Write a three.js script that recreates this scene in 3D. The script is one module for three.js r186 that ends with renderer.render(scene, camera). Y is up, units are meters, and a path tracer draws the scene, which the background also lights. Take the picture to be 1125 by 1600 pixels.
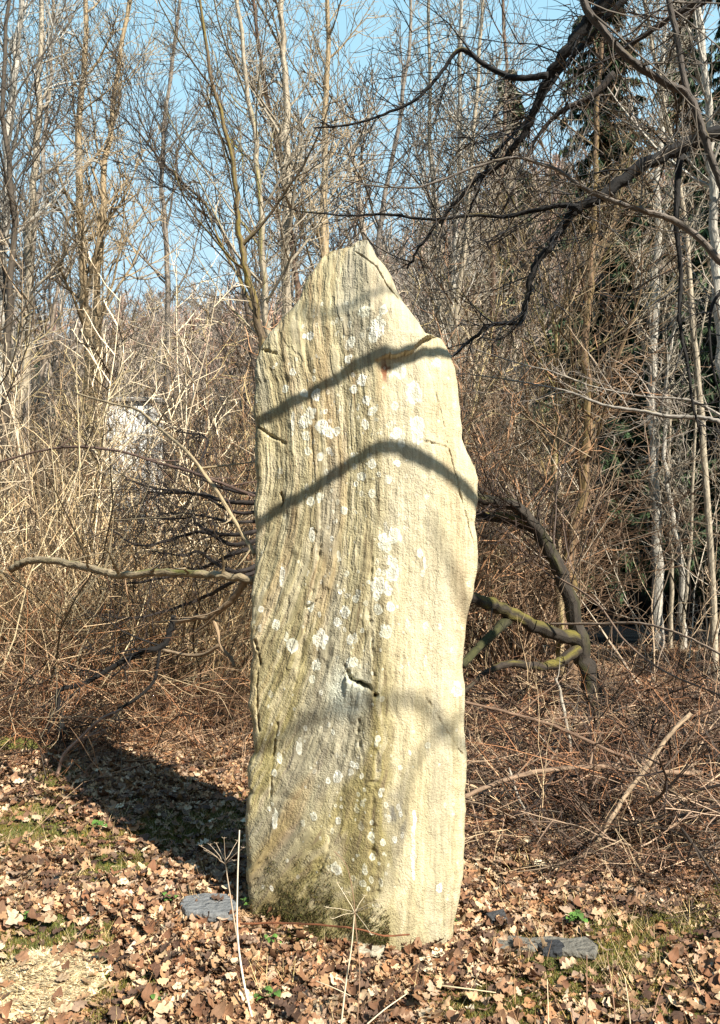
import * as THREE from 'three';
import { mergeGeometries } from 'three/addons/utils/BufferGeometryUtils.js';

const clamp = (x, a = 0, b = 1) => (x < a ? a : x > b ? b : x);
const lerp = (a, b, t) => a + (b - a) * t;
const sstep = (a, b, x) => { const t = clamp((x - a) / (b - a)); return t * t * (3 - 2 * t); };

// ------------------------------------------------------------------ camera, sky, sun, exposure
const scene = new THREE.Scene();
const renderer = new THREE.WebGLRenderer({ antialias: true });
renderer.setSize(720, 1024);
renderer.toneMapping = THREE.LinearToneMapping;
renderer.toneMappingExposure = 2.1;
renderer.shadowMap.enabled = true;
renderer.shadowMap.type = THREE.PCFSoftShadowMap;

const FOV = 62, PITCH = Math.atan(70 / 1331);
const camera = new THREE.PerspectiveCamera(FOV, 720 / 1024, 0.05, 900);
camera.position.set(0, 1.6, 3.5);
camera.rotation.x = PITCH;
camera.updateMatrixWorld(true);

const SUN = new THREE.Vector3(0.481, 0.616, 0.6225).normalize();
const sun = new THREE.DirectionalLight(new THREE.Color(1, 0.93, 0.81), 5);
sun.position.copy(SUN).multiplyScalar(40);
sun.castShadow = true;
sun.shadow.mapSize.set(4096, 4096);
Object.assign(sun.shadow.camera, { left: -18, right: 18, top: 18, bottom: -18, near: 1, far: 120 });
sun.shadow.bias = -0.0006;
scene.add(sun, sun.target);

{ // clear early-spring sky: blue overhead, paler towards the horizon, a little brighter round the sun
  const W = 256, H = 128, data = new Float32Array(W * H * 4);
  for (let r = 0; r < H; r++) for (let c = 0; c < W; c++) {
    const e = ((r + 0.5) / H - 0.5) * Math.PI, a = ((c + 0.5) / W - 0.5) * 2 * Math.PI;
    const d = new THREE.Vector3(Math.cos(a) * Math.cos(e), Math.sin(e), Math.sin(a) * Math.cos(e));
    const k = Math.max(0, Math.sin(e)), m = Math.pow(1 - k, 2.6), i = (r * W + c) * 4;
    const glow = Math.pow(Math.max(0, d.dot(SUN)), 8) * 0.1;
    const top = [0.195, 0.375, 0.49], low = [0.45, 0.52, 0.56], zen = [0.05, 0.14, 0.29], zk = sstep(0.5, 1, k);
    for (let j = 0; j < 3; j++) data[i + j] = e < 0 ? [0.09, 0.07, 0.045][j] : lerp(top[j] * (1 - m) + low[j] * m, zen[j], zk) + glow;
    data[i + 3] = 1;
  }
  const t = new THREE.DataTexture(data, W, H, THREE.RGBAFormat, THREE.FloatType);
  t.mapping = THREE.EquirectangularReflectionMapping;
  t.magFilter = t.minFilter = THREE.LinearFilter;
  t.needsUpdate = true;
  scene.background = t;
  scene.environment = t;
}

// ------------------------------------------------------------------ helpers
function mulberry(a) {
  return () => { a |= 0; a = (a + 0x6d2b79f5) | 0; let t = Math.imul(a ^ (a >>> 15), 1 | a); t = (t + Math.imul(t ^ (t >>> 7), 61 | t)) ^ t; return ((t ^ (t >>> 14)) >>> 0) / 4294967296; };
}
const hash = (x, y) => { let h = Math.imul(x, 374761393) + Math.imul(y, 668265263); h = Math.imul(h ^ (h >>> 13), 1274126177); return ((h ^ (h >>> 16)) >>> 0) / 4294967296; };
function noise(x, y) { // value noise 0..1
  const ix = Math.floor(x), iy = Math.floor(y), fx = x - ix, fy = y - iy, u = fx * fx * (3 - 2 * fx), v = fy * fy * (3 - 2 * fy);
  const a = hash(ix, iy), b = hash(ix + 1, iy), c = hash(ix, iy + 1), d = hash(ix + 1, iy + 1);
  return a + (b - a) * u + (c - a) * v + (a - b - c + d) * u * v;
}
const fbm = (x, y, o = 4) => { let s = 0, a = 0.5, n = 0; for (let i = 0; i < o; i++) { s += a * noise(x, y); n += a; a *= 0.5; x = x * 2.03 + 17.1; y = y * 2.03 + 5.7; } return s / n; };

const V = (x, y, z) => new THREE.Vector3(x, y, z);
const inv = camera.matrixWorld;
function ray(px, py) { // direction with unit forward distance along the view's horizontal axis -z
  const k = Math.tan((FOV / 2) * Math.PI / 180) / 800;
  const v = V((px - 562.5) * k, (800 - py) * k, -1).applyQuaternion(camera.quaternion);
  return v.multiplyScalar(-1 / v.z);
}
const P = (px, py, d) => ray(px, py).multiplyScalar(d).add(camera.position); // the point seen at a pixel, d metres ahead
const used = new Map();
function numbered(name) { const n = used.get(name) ?? 0; used.set(name, n + 1); return n ? `${name}_${String(n).padStart(3, '0')}` : name; }
function tag(o, label, category, group, kind) {
  if (label) o.userData.label = label;
  if (category) o.userData.category = category;
  if (group) o.userData.group = group;
  if (kind) o.userData.kind = kind;
  return o;
}
function thing(name, label, category, pos, group) {
  const o = new THREE.Group(); o.name = numbered(name); scene.add(o); o.position.copy(pos);
  return tag(o, label, category, group);
}

class MB { // growing mesh of tubes and sheets with vertex colours
  constructor(origin = V(0, 0, 0)) { this.p = []; this.c = []; this.u = []; this.i = []; this.o = origin; }
  get n() { return this.p.length / 3; }
  vert(x, y, z, c, u = 0, v = 0) { this.p.push(x - this.o.x, y - this.o.y, z - this.o.z); this.c.push(c[0], c[1], c[2]); this.u.push(u, v); return this.n - 1; }
  tri(a, b, c) { this.i.push(a, b, c); }
  tube(pts, rad, seg, col, { cap = true, lump = 0, moss = null, seed = 0, step = 0 } = {}) {
    const n = pts.length; let along = 0, t = V(0, 0, 0), side = null, rows = [];
    for (let k = 0; k < n; k++) {
      t.copy(pts[Math.min(k + 1, n - 1)]).sub(pts[Math.max(k - 1, 0)]).normalize();
      if (!side) side = Math.abs(t.y) < 0.9 ? V(0, 1, 0).cross(t).normalize() : V(1, 0, 0).cross(t).normalize();
      else side.addScaledVector(t, -side.dot(t)).normalize();
      const up = t.clone().cross(side);
      if (k) along += pts[k].distanceTo(pts[k - 1]);
      const r = Array.isArray(rad) ? rad[k] : lerp(rad, step, k / (n - 1)), row = [];
      for (let s = 0; s <= seg; s++) {
        const a = (s / seg) * Math.PI * 2, ca = Math.cos(a), sa = Math.sin(a);
        const nx = side.x * ca + up.x * sa, ny = side.y * ca + up.y * sa, nz = side.z * ca + up.z * sa;
        let rr = r * (lump ? 1 + lump * (fbm(seed + (s % seg) * 0.9, along * 6 + seed, 2) - 0.5) * 2 : 1), c = col;
        const f = 0.72 + 0.56 * noise(seed + (s % seg) * 0.7, along * 9 + seed * 3.1);
        c = [col[0] * f, col[1] * f, col[2] * f];
        if (moss) { const m = sstep(0.46, 0.62, fbm(seed + (s % seg) * 0.8 + 31, along * 3.3 + seed, 3) + ny * 0.18 + moss.more); if (m > 0) { c = [lerp(c[0], moss.c[0], m), lerp(c[1], moss.c[1], m), lerp(c[2], moss.c[2], m)]; rr *= 1 + 0.1 * m; } }
        row.push(this.vert(pts[k].x + nx * rr, pts[k].y + ny * rr, pts[k].z + nz * rr, c, (s / seg) * Math.max(1, Math.round(r * 40)) * 0.16, along));
      }
      rows.push(row);
    }
    for (let k = 0; k < n - 1; k++) for (let s = 0; s < seg; s++) {
      const a = rows[k][s], b = rows[k][s + 1], c = rows[k + 1][s + 1], d = rows[k + 1][s];
      this.i.push(a, b, c, a, c, d);
    }
    if (cap && seg > 3) for (const k of [0, n - 1]) {
      const m = this.vert(pts[k].x, pts[k].y, pts[k].z, col.map((x) => x * 1.2), 0, along);
      for (let s = 0; s < seg; s++) k ? this.tri(rows[k][s], rows[k][s + 1], m) : this.tri(rows[k][s + 1], rows[k][s], m);
    }
    return this;
  }
  geo() {
    const g = new THREE.BufferGeometry();
    g.setAttribute('position', new THREE.BufferAttribute(new Float32Array(this.p), 3));
    g.setAttribute('color', new THREE.BufferAttribute(new Float32Array(this.c), 3));
    g.setAttribute('uv', new THREE.BufferAttribute(new Float32Array(this.u), 2));
    g.setIndex(this.i); g.computeVertexNormals();
    return g;
  }
  build(name, mat, parent, label, kind) {
    const m = new THREE.Mesh(this.geo(), mat); m.name = name; m.castShadow = m.receiveShadow = true;
    parent.add(m); return tag(m, label, null, null, kind);
  }
}
function smoothPath(pts, per = 4) { return new THREE.CatmullRomCurve3(pts, false, 'centripetal').getPoints((pts.length - 1) * per); }
function texture(W, H, fn, srgb, repeat = true) { // fn(x, y) -> [r, g, b] 0..1 or a number
  const d = new Uint8Array(W * H * 4);
  for (let y = 0; y < H; y++) for (let x = 0; x < W; x++) {
    let c = fn(x, y), i = (y * W + x) * 4; if (typeof c === 'number') c = [c, c, c];
    for (let j = 0; j < 3; j++) d[i + j] = clamp(srgb ? Math.pow(clamp(c[j]), 1 / 2.2) : c[j]) * 255;
    d[i + 3] = 255;
  }
  const t = new THREE.DataTexture(d, W, H); t.magFilter = THREE.LinearFilter; t.minFilter = THREE.LinearMipmapLinearFilter; t.generateMipmaps = true;
  if (srgb) t.colorSpace = THREE.SRGBColorSpace;
  if (repeat) t.wrapS = t.wrapT = THREE.RepeatWrapping;
  t.needsUpdate = true; return t;
}
const tileNoise = (x, y, W, f, o = 3) => { // noise that tiles over W
  let s = 0, a = 0.5, n = 0;
  for (let k = 0; k < o; k++, f *= 2, a *= 0.5) {
    const gx = (x / W) * f, gy = (y / W) * f, ix = Math.floor(gx), iy = Math.floor(gy), u = gx - ix, v = gy - iy, w = (q) => ((q % f) + f) % f, us = u * u * (3 - 2 * u), vs = v * v * (3 - 2 * v);
    const h = (p, q) => hash(w(p) + k * 91, w(q) + k * 57);
    s += a * lerp(lerp(h(ix, iy), h(ix + 1, iy), us), lerp(h(ix, iy + 1), h(ix + 1, iy + 1), us), vs); n += a;
  }
  return s / n;
};

// ------------------------------------------------------------------ materials
const barkMap = texture(256, 256, (x, y) => { const n = tileNoise(x, y, 256, 8, 4), s = tileNoise(x * 1, y, 256, 16, 2); return 0.55 + 0.45 * n + (s > 0.66 ? 0.2 : 0) - (tileNoise(x * 3, y, 256, 8, 3) > 0.64 ? 0.3 : 0); }, true);
const barkBump = texture(256, 256, (x, y) => 0.6 * tileNoise(x * 3, y, 256, 8, 4) + 0.4 * tileNoise(x, y, 256, 32, 2), false);
for (const t of [barkMap, barkBump]) t.repeat.set(4, 2.2);
const BARK = new THREE.MeshStandardMaterial({ vertexColors: true, map: barkMap, bumpMap: barkBump, bumpScale: 0.006, roughness: 0.88 });
const TWIG = new THREE.MeshStandardMaterial({ vertexColors: true, roughness: 0.75 });
const STEM = new THREE.MeshStandardMaterial({ vertexColors: true, roughness: 0.7 });

// ------------------------------------------------------------------ the ground
const H0 = (x, z) => {
  const d = 3.5 - z;
  let h = 0.1 * sstep(0.05, -0.7, x) * sstep(0.6, -0.4, z) * sstep(7, 3, d);
  h += (fbm(x * 0.45 + 9, z * 0.45 + 3, 3) - 0.5) * 0.24 * sstep(0.7, 2.2, Math.hypot(x, z + 0.2));
  h += 0.12 * sstep(-1, -2.4, x) * sstep(-1.2, -2.6, z) * sstep(12, 6, d);
  h += 0.12 * sstep(2, 5, x) * sstep(9, 14, d);                              // the bank of the stream
  h -= 1.25 * sstep(0.2 * d + 0.2, 0.2 * d + 2.4, x) * sstep(14.8, 16.8, d) * sstep(46, 36, d);
  h += 15 * sstep(40, 75, d) * sstep(-12, 26, x);                            // wooded slope on the right
  h += 34 * sstep(62, 150, d + x * 0.25) + 5 * sstep(90, 170, d) * (fbm(x * 0.02, z * 0.02, 3) - 0.5);
  return h;
};
const ground = new THREE.Group(); ground.name = numbered('ground'); scene.add(ground);
tag(ground, 'leaf strewn woodland floor round the standing stone', null, null, 'structure');
{
  const NX = 420, NZ = 520, g = new THREE.BufferGeometry(), p = new Float32Array((NX + 1) * (NZ + 1) * 3), uv = new Float32Array((NX + 1) * (NZ + 1) * 2), col = new Float32Array((NX + 1) * (NZ + 1) * 3), idx = [];
  let k = 0;
  for (let j = 0; j <= NZ; j++) for (let i = 0; i <= NX; i++, k++) {
    const v = j / NZ, u = (i / NX) * 2 - 1, z = 9 - (v * 14 + Math.pow(v, 5) * 250), w = 7 + Math.max(0, 3.5 - z) * 1.1, x = u * w * (0.55 + 0.45 * u * u);
    const d = 3.5 - z, fine = sstep(16, 5, d);
    const y = H0(x, z) + fine * ((fbm(x * 7, z * 7, 3) - 0.5) * 0.035);
    p.set([x, y, z], k * 3); uv.set([x, z], k * 2);
    const n = fbm(x * 1.7 + 4, z * 1.7, 4), m = fbm(x * 2.6 + 40, z * 2.6, 4);
    let c = [lerp(0.1, 0.2, n), lerp(0.055, 0.12, n), lerp(0.03, 0.065, n)];
    const mossy = sstep(0.55, 0.68, m) * 0.7; c = [lerp(c[0], 0.12, mossy), lerp(c[1], 0.12, mossy), lerp(c[2], 0.03, mossy)];
    const pale = sstep(0.28, 0.1, Math.hypot(x + 1.17, (z - 0.3) * 1.1) + (n - 0.5) * 0.3); c = [lerp(c[0], 0.62, pale), lerp(c[1], 0.5, pale), lerp(c[2], 0.3, pale)];
    if (d > 30) { const q = sstep(30, 60, d), f = 0.7 + 0.6 * fbm(x * 0.2, z * 0.2, 4); c = [lerp(c[0], 0.2 * f, q), lerp(c[1], 0.14 * f, q), lerp(c[2], 0.085 * f, q)]; }
    col.set(c, k * 3);
    if (i < NX && j < NZ) { const a = k, b = k + 1, e = k + NX + 1, f = e + 1; idx.push(a, b, f, a, f, e); }
  }
  g.setAttribute('position', new THREE.BufferAttribute(p, 3)); g.setAttribute('uv', new THREE.BufferAttribute(uv, 2)); g.setAttribute('color', new THREE.BufferAttribute(col, 3));
  g.setIndex(idx); g.computeVertexNormals();
  const gm = texture(512, 512, (x, y) => { const n = tileNoise(x, y, 512, 16, 5), s = tileNoise(x, y, 512, 128, 2); return 0.45 + 0.7 * n + (s > 0.72 ? 0.35 : 0) - (s < 0.3 ? 0.25 : 0); }, true);
  const gb = texture(512, 512, (x, y) => 0.5 * tileNoise(x, y, 512, 32, 4) + 0.5 * tileNoise(x, y, 512, 128, 2), false);
  const soil = new THREE.Mesh(g, new THREE.MeshStandardMaterial({ vertexColors: true, map: gm, bumpMap: gb, bumpScale: 0.03, roughness: 1 }));
  soil.name = 'soil'; soil.receiveShadow = soil.castShadow = true; ground.add(soil);
}
{ // the stream at the right, behind the bank
  const s = new THREE.Shape(); s.moveTo(2, 10.5); s.lineTo(26, 10.5); s.lineTo(40, 46); s.lineTo(4, 46);
  const g = new THREE.ShapeGeometry(s, 4); g.rotateX(-Math.PI / 2);
  const wb = texture(256, 256, (x, y) => tileNoise(x, y * 2, 256, 8, 4), false); wb.repeat.set(0.5, 0.5);
  const m = new THREE.Mesh(g, new THREE.MeshStandardMaterial({ color: new THREE.Color().setRGB(0.012, 0.015, 0.018), roughness: 0.12, bumpMap: wb, bumpScale: 0.03 }));
  m.position.set(0, -0.42, 3.5); m.name = numbered('stream'); m.receiveShadow = true; scene.add(m);
  tag(m, 'dark stream behind the pale saplings', null, null, 'structure');
}
{ // rocky bank in the shade beyond the stream: its face looks away from the sun
  const NX = 90, NY = 60, mb = new MB(), ids = [];
  for (let j = 0; j <= NY; j++) for (let i = 0; i <= NX; i++) {
    const u = i / NX, v = j / NY, x = lerp(6.6, 17.5, u), z = lerp(-38, -16, u);
    const hTop = lerp(13, 11.5, u) * (0.86 + 0.28 * fbm(u * 7, 3, 3));
    const bulge = (fbm(u * 9, v * 6, 4) - 0.5) * 2.4 + (fbm(u * 30, v * 18 + 7, 3) - 0.5) * 0.6 + Math.floor(v * 6 + fbm(u * 5, v * 3) * 2) * 0.16;
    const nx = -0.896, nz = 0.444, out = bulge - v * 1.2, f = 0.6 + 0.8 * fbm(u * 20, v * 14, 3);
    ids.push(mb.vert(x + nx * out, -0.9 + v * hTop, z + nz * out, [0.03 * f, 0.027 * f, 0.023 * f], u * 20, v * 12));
  }
  for (let j = 0; j < NY; j++) for (let i = 0; i < NX; i++) { const a = j * (NX + 1) + i, b = a + 1, c = a + NX + 2, d = a + NX + 1; mb.tri(a, b, c); mb.tri(a, c, d); }
  // top and rear of the rock run back into the slope
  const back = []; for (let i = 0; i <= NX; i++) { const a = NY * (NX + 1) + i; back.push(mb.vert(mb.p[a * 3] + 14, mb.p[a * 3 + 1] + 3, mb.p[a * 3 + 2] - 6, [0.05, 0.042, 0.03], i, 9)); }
  for (let i = 0; i < NX; i++) { const a = NY * (NX + 1) + i; mb.tri(a, a + 1, back[i + 1]); mb.tri(a, back[i + 1], back[i]); }
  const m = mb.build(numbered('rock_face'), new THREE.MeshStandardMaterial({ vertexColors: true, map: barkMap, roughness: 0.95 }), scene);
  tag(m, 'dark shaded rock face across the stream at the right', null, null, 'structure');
}

// ------------------------------------------------------------------ the standing stone
const Z0 = -0.1;
const onPlane = (px, py, z) => P(px, py, 3.5 - z);
const S = {};
{
  const line = (arr, z) => arr.map(([x, y]) => { const p = onPlane(x, y, z); return [p.y, p.x]; }).sort((a, b) => a[0] - b[0]);
  const Lp = line([[571, 365], [548, 383], [527, 388], [515, 390], [500, 402], [490, 418], [478, 432], [468, 462], [455, 478], [440, 492], [418, 520], [409, 535], [399, 565], [396, 620], [395, 650], [400, 662], [397, 700], [398, 760], [396, 800], [399, 830], [397, 880], [391, 930], [393, 950], [391, 980], [393, 1030], [389, 1050], [391, 1080], [387, 1100], [393, 1130], [396, 1178], [386, 1190], [385, 1230], [390, 1240], [383, 1255], [382, 1290], [384, 1350], [386, 1400], [390, 1440], [396, 1560]], -0.22);
  const Rp = line([[575, 357], [590, 390], [603, 405], [612, 422], [622, 450], [640, 480], [655, 502], [666, 519], [674, 525], [690, 526], [699, 540], [706, 556], [713, 580], [718, 620], [722, 660], [723, 685], [733, 712], [744, 732], [747, 750], [747, 780], [741, 815], [746, 840], [748, 870], [745, 900], [738, 935], [729, 975], [725, 1010], [724, 1055], [728, 1072], [727, 1105], [726, 1130], [729, 1180], [729, 1230], [727, 1290], [725, 1350], [720, 1400], [712, 1440], [695, 1560]], -0.09);
  const at = (L, y) => { if (y <= L[0][0]) return L[0][1]; for (let i = 1; i < L.length; i++) if (y <= L[i][0]) return lerp(L[i - 1][1], L[i][1], (y - L[i - 1][0]) / (L[i][0] - L[i - 1][0])); return L[L.length - 1][1]; };
  const ridge = line([[570, 372], [578, 450], [592, 560], [606, 700], [606, 800], [600, 950], [592, 1100], [586, 1300], [584, 1560]], 0);
  const toXY = (pts) => pts.map(([x, y]) => { const p = onPlane(x, y, -0.05); return [p.x, p.y]; });
  const dist = (x, y, L) => { let best = 9; for (let i = 1; i < L.length; i++) { const [ax, ay] = L[i - 1], [bx, by] = L[i], dx = bx - ax, dy = by - ay, t = clamp(((x - ax) * dx + (y - ay) * dy) / (dx * dx + dy * dy)), q = Math.hypot(x - ax - dx * t, y - ay - dy * t); if (q < best) best = q; } return best; };
  const grooves = [
    [[[539, 1042], [544, 1056], [550, 1064], [562, 1067], [575, 1073], [588, 1085]], 0.011, 0.075],
    [[[580, 870], [577, 950], [582, 1010], [586, 1090]], 0.005, 0.011],
    [[[668, 575], [690, 650], [705, 720], [725, 800], [741, 850]], 0.0035, 0.009],
    [[[391, 653], [402, 662], [418, 673], [444, 689]], 0.008, 0.025],
    [[[403, 530], [414, 534], [428, 541]], 0.009, 0.03],
    [[[478, 950], [486, 946], [492, 940]], 0.008, 0.03],
    [[[588, 1170], [579, 1300], [588, 1370], [580, 1420], [560, 1440]], 0.02, 0.011],
    [[[500, 760], [500, 850], [480, 960], [458, 1080]], 0.007, 0.008],
    [[[434, 768], [440, 782], [436, 790]], 0.007, 0.03],
    [[[645, 688], [668, 692], [700, 700]], 0.004, 0.012],
    [[[660, 1080], [690, 1130], [722, 1180]], 0.004, 0.01],
    [[[555, 376], [588, 408], [604, 440], [622, 462]], 0.005, 0.014],
    [[[430, 1140], [420, 1200], [418, 1260]], 0.007, 0.016],
    [[[562, 1115], [560, 1150], [566, 1180]], 0.005, 0.012],
    [[[520, 1290], [510, 1340], [488, 1390]], 0.007, 0.008],
    [[[395, 1060], [396, 1130], [401, 1175]], 0.008, 0.025],
    [[[393, 1010], [400, 1046]], 0.01, 0.02],
  ].map(([p, w, d]) => ({ L: toXY(p), w, d }));
  const ledge = toXY([[585, 567], [605, 561], [625, 557], [645, 548], [655, 538], [668, 527], [694, 522]]);
  const crev = toXY([[539, 1042], [550, 1064], [575, 1073], [588, 1085]]);
  const sideOf = (x, y, L) => { let y0 = L[0][1]; if (x <= L[0][0]) return y - L[0][1]; for (let i = 1; i < L.length; i++) if (x <= L[i][0]) return y - lerp(L[i - 1][1], L[i][1], (x - L[i - 1][0]) / (L[i][0] - L[i - 1][0])); return y - L[L.length - 1][1]; };
  const foli = (x, y) => { const w = sstep(0.35, -0.6, x) * sstep(2.7, 1.5, y); return x - 0.38 * w * (y - 1.5) + 0.012 * (fbm(x * 4, y * 1.8, 2) - 0.5) + 0.004 * Math.sin(y * 3.1 + x * 4); };
  const rn = (a, b) => noise(a * 0.8 + b * 0.6, b * 0.8 - a * 0.6);
  const relief = (x, y, fine) => { // metres, along the face's normal
    const s = foli(x, y); let h = 0;
    h += (fbm(s * 9, y * 0.8 + 3, 3) - 0.5) * 0.02 + (fbm(x * 5 + 2, y * 4, 3) - 0.5) * 0.02;
    const left = sstep(0.12, -0.05, x), amt = 0.25 + 0.75 * left;
    const st = s * 34 + fbm(s * 7, y * 1.1, 2) * 1.6, fr = st - Math.floor(st), stepH = hash(Math.floor(st), 7);
    h += amt * 0.0038 * (stepH - 0.5) * sstep(0, 0.12, fr) * sstep(1, 0.75, fr) + amt * 0.0065 * (noise(s * 38 + 1.2 * noise(x * 9, y * 9), y * 5) - 0.5) + amt * 0.007 * (fbm(x * 15, y * 11, 3) - 0.5);
    h += amt * 0.0055 * (noise(s * 90, y * 7) - 0.5) + 0.005 * (rn(x * 42, y * 30) - 0.5);
    if (fine) h += 0.0028 * (noise(s * 230, y * 40) - 0.5) * amt + 0.002 * (rn(x * 210, y * 150) - 0.5);
    for (const g of grooves) { const jig = g.w * 1.3 * (noise(x * 70, y * 70) - 0.5), q = dist(x, y, g.L); if (q < g.w * 3) h -= g.d * sstep(g.w * 1.15, g.w * 0.2, q + jig + g.w * 0.5 * noise(x * 30 + 7, y * 30)) * (0.35 + 0.9 * noise(y * 24 + g.w * 999, x * 24)); }
    const so = sideOf(x, y, ledge) + 0.014 * (noise(x * 50, y * 20) - 0.5); if (x > ledge[0][0] - 0.01) h += (so > 0 ? 0.014 : -0.03 * sstep(-0.22, 0, so)) * sstep(ledge[0][0] - 0.01, ledge[0][0] + 0.06, x) * sstep(ledge[6][0] - 0.005, ledge[6][0] - 0.07, x);
    const sc = sideOf(x, y, crev); if (x > crev[0][0] && x < crev[3][0] + 0.02 && sc < 0) h += 0.018 * sstep(-0.2, -0.01, sc);
    return h;
  };
  const front = (x, y) => { // z of the front face
    const xl = at(Lp, y), xr = at(Rp, y), w = Math.max(0.004, xr - xl), xm = clamp(at(ridge, y), xl + w * 0.2, xr - w * 0.2), sc = Math.min(1, w / 0.6);
    let z = x < xm ? -0.22 * Math.pow((xm - x) / Math.max(xm - xl, 0.01), 1.02) : -0.08 * Math.pow((x - xm) / Math.max(xr - xm, 0.01), 3);
    z = lerp(-0.2, z, sc);
    const e = Math.min(x - xl, xr - x), re = 0.035 * sc; if (e < re) z -= re * 0.9 * (1 - Math.sqrt(Math.max(0, 1 - (1 - e / re) ** 2)));
    z += relief(x, y, false) * sstep(0, 0.02, e);
    return z - Math.max(0, y - 2.2) * 0.04;
  };
  Object.assign(S, { front, at, Lp, Rp });
  const top = Math.min(Lp[Lp.length - 1][0], Rp[Rp.length - 1][0]), bot = -0.3, NV = 640, NF = 230, NB = 36, N = NF + NB;
  const pos = [], uvs = [], idx = [];
  for (let j = 0; j <= NV; j++) {
    const v = j / NV, y = v < 0.85 ? lerp(bot, top - 0.28, v / 0.85) : lerp(top - 0.28, top - 0.001, (v - 0.85) / 0.15);
    const chip = (s) => { const n = fbm(y * 9 + s, s, 3) - 0.5, q = noise(y * 34 + s, 2 * s) - 0.5; return 0.016 * n + 0.008 * q; };
    const xl = at(Lp, y), xr = at(Rp, y), w = Math.max(xr - xl, 0.003), sc = Math.min(1, w / 0.4), cl = chip(1.7) * sc, cr = chip(8.3) * sc * 0.7, thick = 0.36 * Math.pow(sc, 0.6) + 0.01;
    for (let i = 0; i <= NF; i++) { let u = i / NF; u = u + 0.07 * Math.sin(u * Math.PI * 2) * -1; const x = lerp(xl, xr, u); pos.push(lerp(x + cl, x + cr, u), y, front(x, y)); uvs.push((x + 0.65) / 1.3, (y + 0.3) / 3.35); }
    const zl = front(xl, y), zr = front(xr, y);
    for (let k = 1; k < NB; k++) { const q = k / NB, x = lerp(xr + cr, xl + cl, q * q * (3 - 2 * q)), z = lerp(zr, zl, q) - thick * Math.pow(Math.sin(Math.PI * q), 0.45) + 0.02 * (fbm(x * 6, y * 3, 3) - 0.5); pos.push(x, y, z); uvs.push((x + 0.65) / 1.3, (y + 0.3) / 3.35); }
  }
  for (let j = 0; j < NV; j++) for (let i = 0; i < N; i++) { const a = j * N + i, b = j * N + ((i + 1) % N), c = b + N, d = a + N; idx.push(a, b, c, a, c, d); }
  const g = new THREE.BufferGeometry(); g.setAttribute('position', new THREE.Float32BufferAttribute(pos, 3)); g.setAttribute('uv', new THREE.Float32BufferAttribute(uvs, 2)); g.setIndex(idx); g.computeVertexNormals();

  // lichens: rings read off the stone (zoomed in three strips), then a scatter of small ones
  const spots = [], add = (ox, oy, list) => { for (const [a, b, r, ry] of list) { const p = onPlane(ox + a * 0.3556, oy + b * 0.3556, -0.05); spots.push([p.x, p.y, r * 0.3556 * 0.00262, (ry ?? r * 1.25) * 0.3556 * 0.00262, 1]); } };
  add(370, 350, [[315, 470, 18], [290, 465, 10], [505, 515, 22], [490, 590, 18], [560, 390, 28], [620, 460, 35], [640, 390, 20], [600, 500, 25], [545, 690, 22], [510, 725, 18], [570, 780, 18], [595, 830, 20], [565, 885, 18], [300, 850, 30], [320, 820, 25], [370, 885, 28], [405, 915, 22], [440, 905, 18], [290, 730, 18], [345, 740, 22], [300, 920, 20], [305, 990, 18], [365, 1015, 16], [405, 993, 12], [715, 650, 35], [775, 750, 40], [690, 810, 18], [700, 930, 20], [680, 940, 12], [880, 610, 20], [790, 890, 35], [200, 700, 15], [240, 630, 15], [790, 940, 30], [240, 860, 8, 60]]);
  add(370, 650, [[365, 175, 16], [700, 85, 25], [360, 355, 18], [320, 370, 20], [660, 285, 16], [620, 262, 10], [700, 215, 14], [545, 265, 20], [520, 300, 10], [590, 215, 18], [470, 415, 16], [325, 520, 15, 34], [690, 525, 30], [640, 535, 18], [655, 570, 25], [675, 640, 22], [680, 690, 30], [620, 745, 30], [660, 765, 25], [610, 790, 16], [520, 805, 14], [450, 775, 10], [475, 865, 22], [440, 910, 18], [620, 850, 20], [675, 840, 20], [550, 943, 10], [650, 945, 25], [495, 985, 20], [365, 990, 35], [240, 1020, 28], [345, 1105, 22], [510, 1085, 20], [160, 930, 20], [185, 700, 14, 45], [85, 860, 14], [320, 840, 20], [745, 910, 8, 26], [825, 1070, 8, 30], [890, 925, 8, 17], [820, 650, 8, 34], [450, 630, 8], [210, 980, 8, 22]]);
  add(370, 950, [[655, 100, 25], [440, 750, 22], [505, 685, 12], [525, 690, 10], [620, 565, 14], [715, 690, 10], [330, 930, 16], [150, 760, 14], [175, 690, 12, 28], [325, 325, 14], [500, 240, 18], [970, 360, 26], [265, 635, 15, 34], [630, 800, 8, 25], [440, 940, 14], [340, 260, 18], [775, 920, 10, 44]]);
  add(370, 1220, [[630, 40, 10, 25], [715, 135, 10], [590, 230, 15], [640, 250, 12], [690, 240, 12], [770, 290, 8, 140], [560, 385, 14], [595, 320, 12], [435, 395, 25], [440, 180, 14], [330, 170, 14], [155, 210, 14, 50], [125, 165, 8], [590, 170, 10]]);
  const rnd = mulberry(5);
  for (let k = 0; k < 420; k++) { const y = 0.2 + rnd() * 2.5, c = 0.35 + 0.3 * rnd(), x = lerp(at(Lp, y), at(Rp, y), rnd() < 0.6 ? c + (rnd() - 0.5) * 0.3 : rnd()); const r = 0.003 + 0.012 * rnd() * rnd(); spots.push([x, y, r, r * (1 + rnd() * 0.8), 0.35 + rnd() * 0.55]); }
  const TW = 1024, TH = 2048, lich = new Float32Array(TW * TH);
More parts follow.
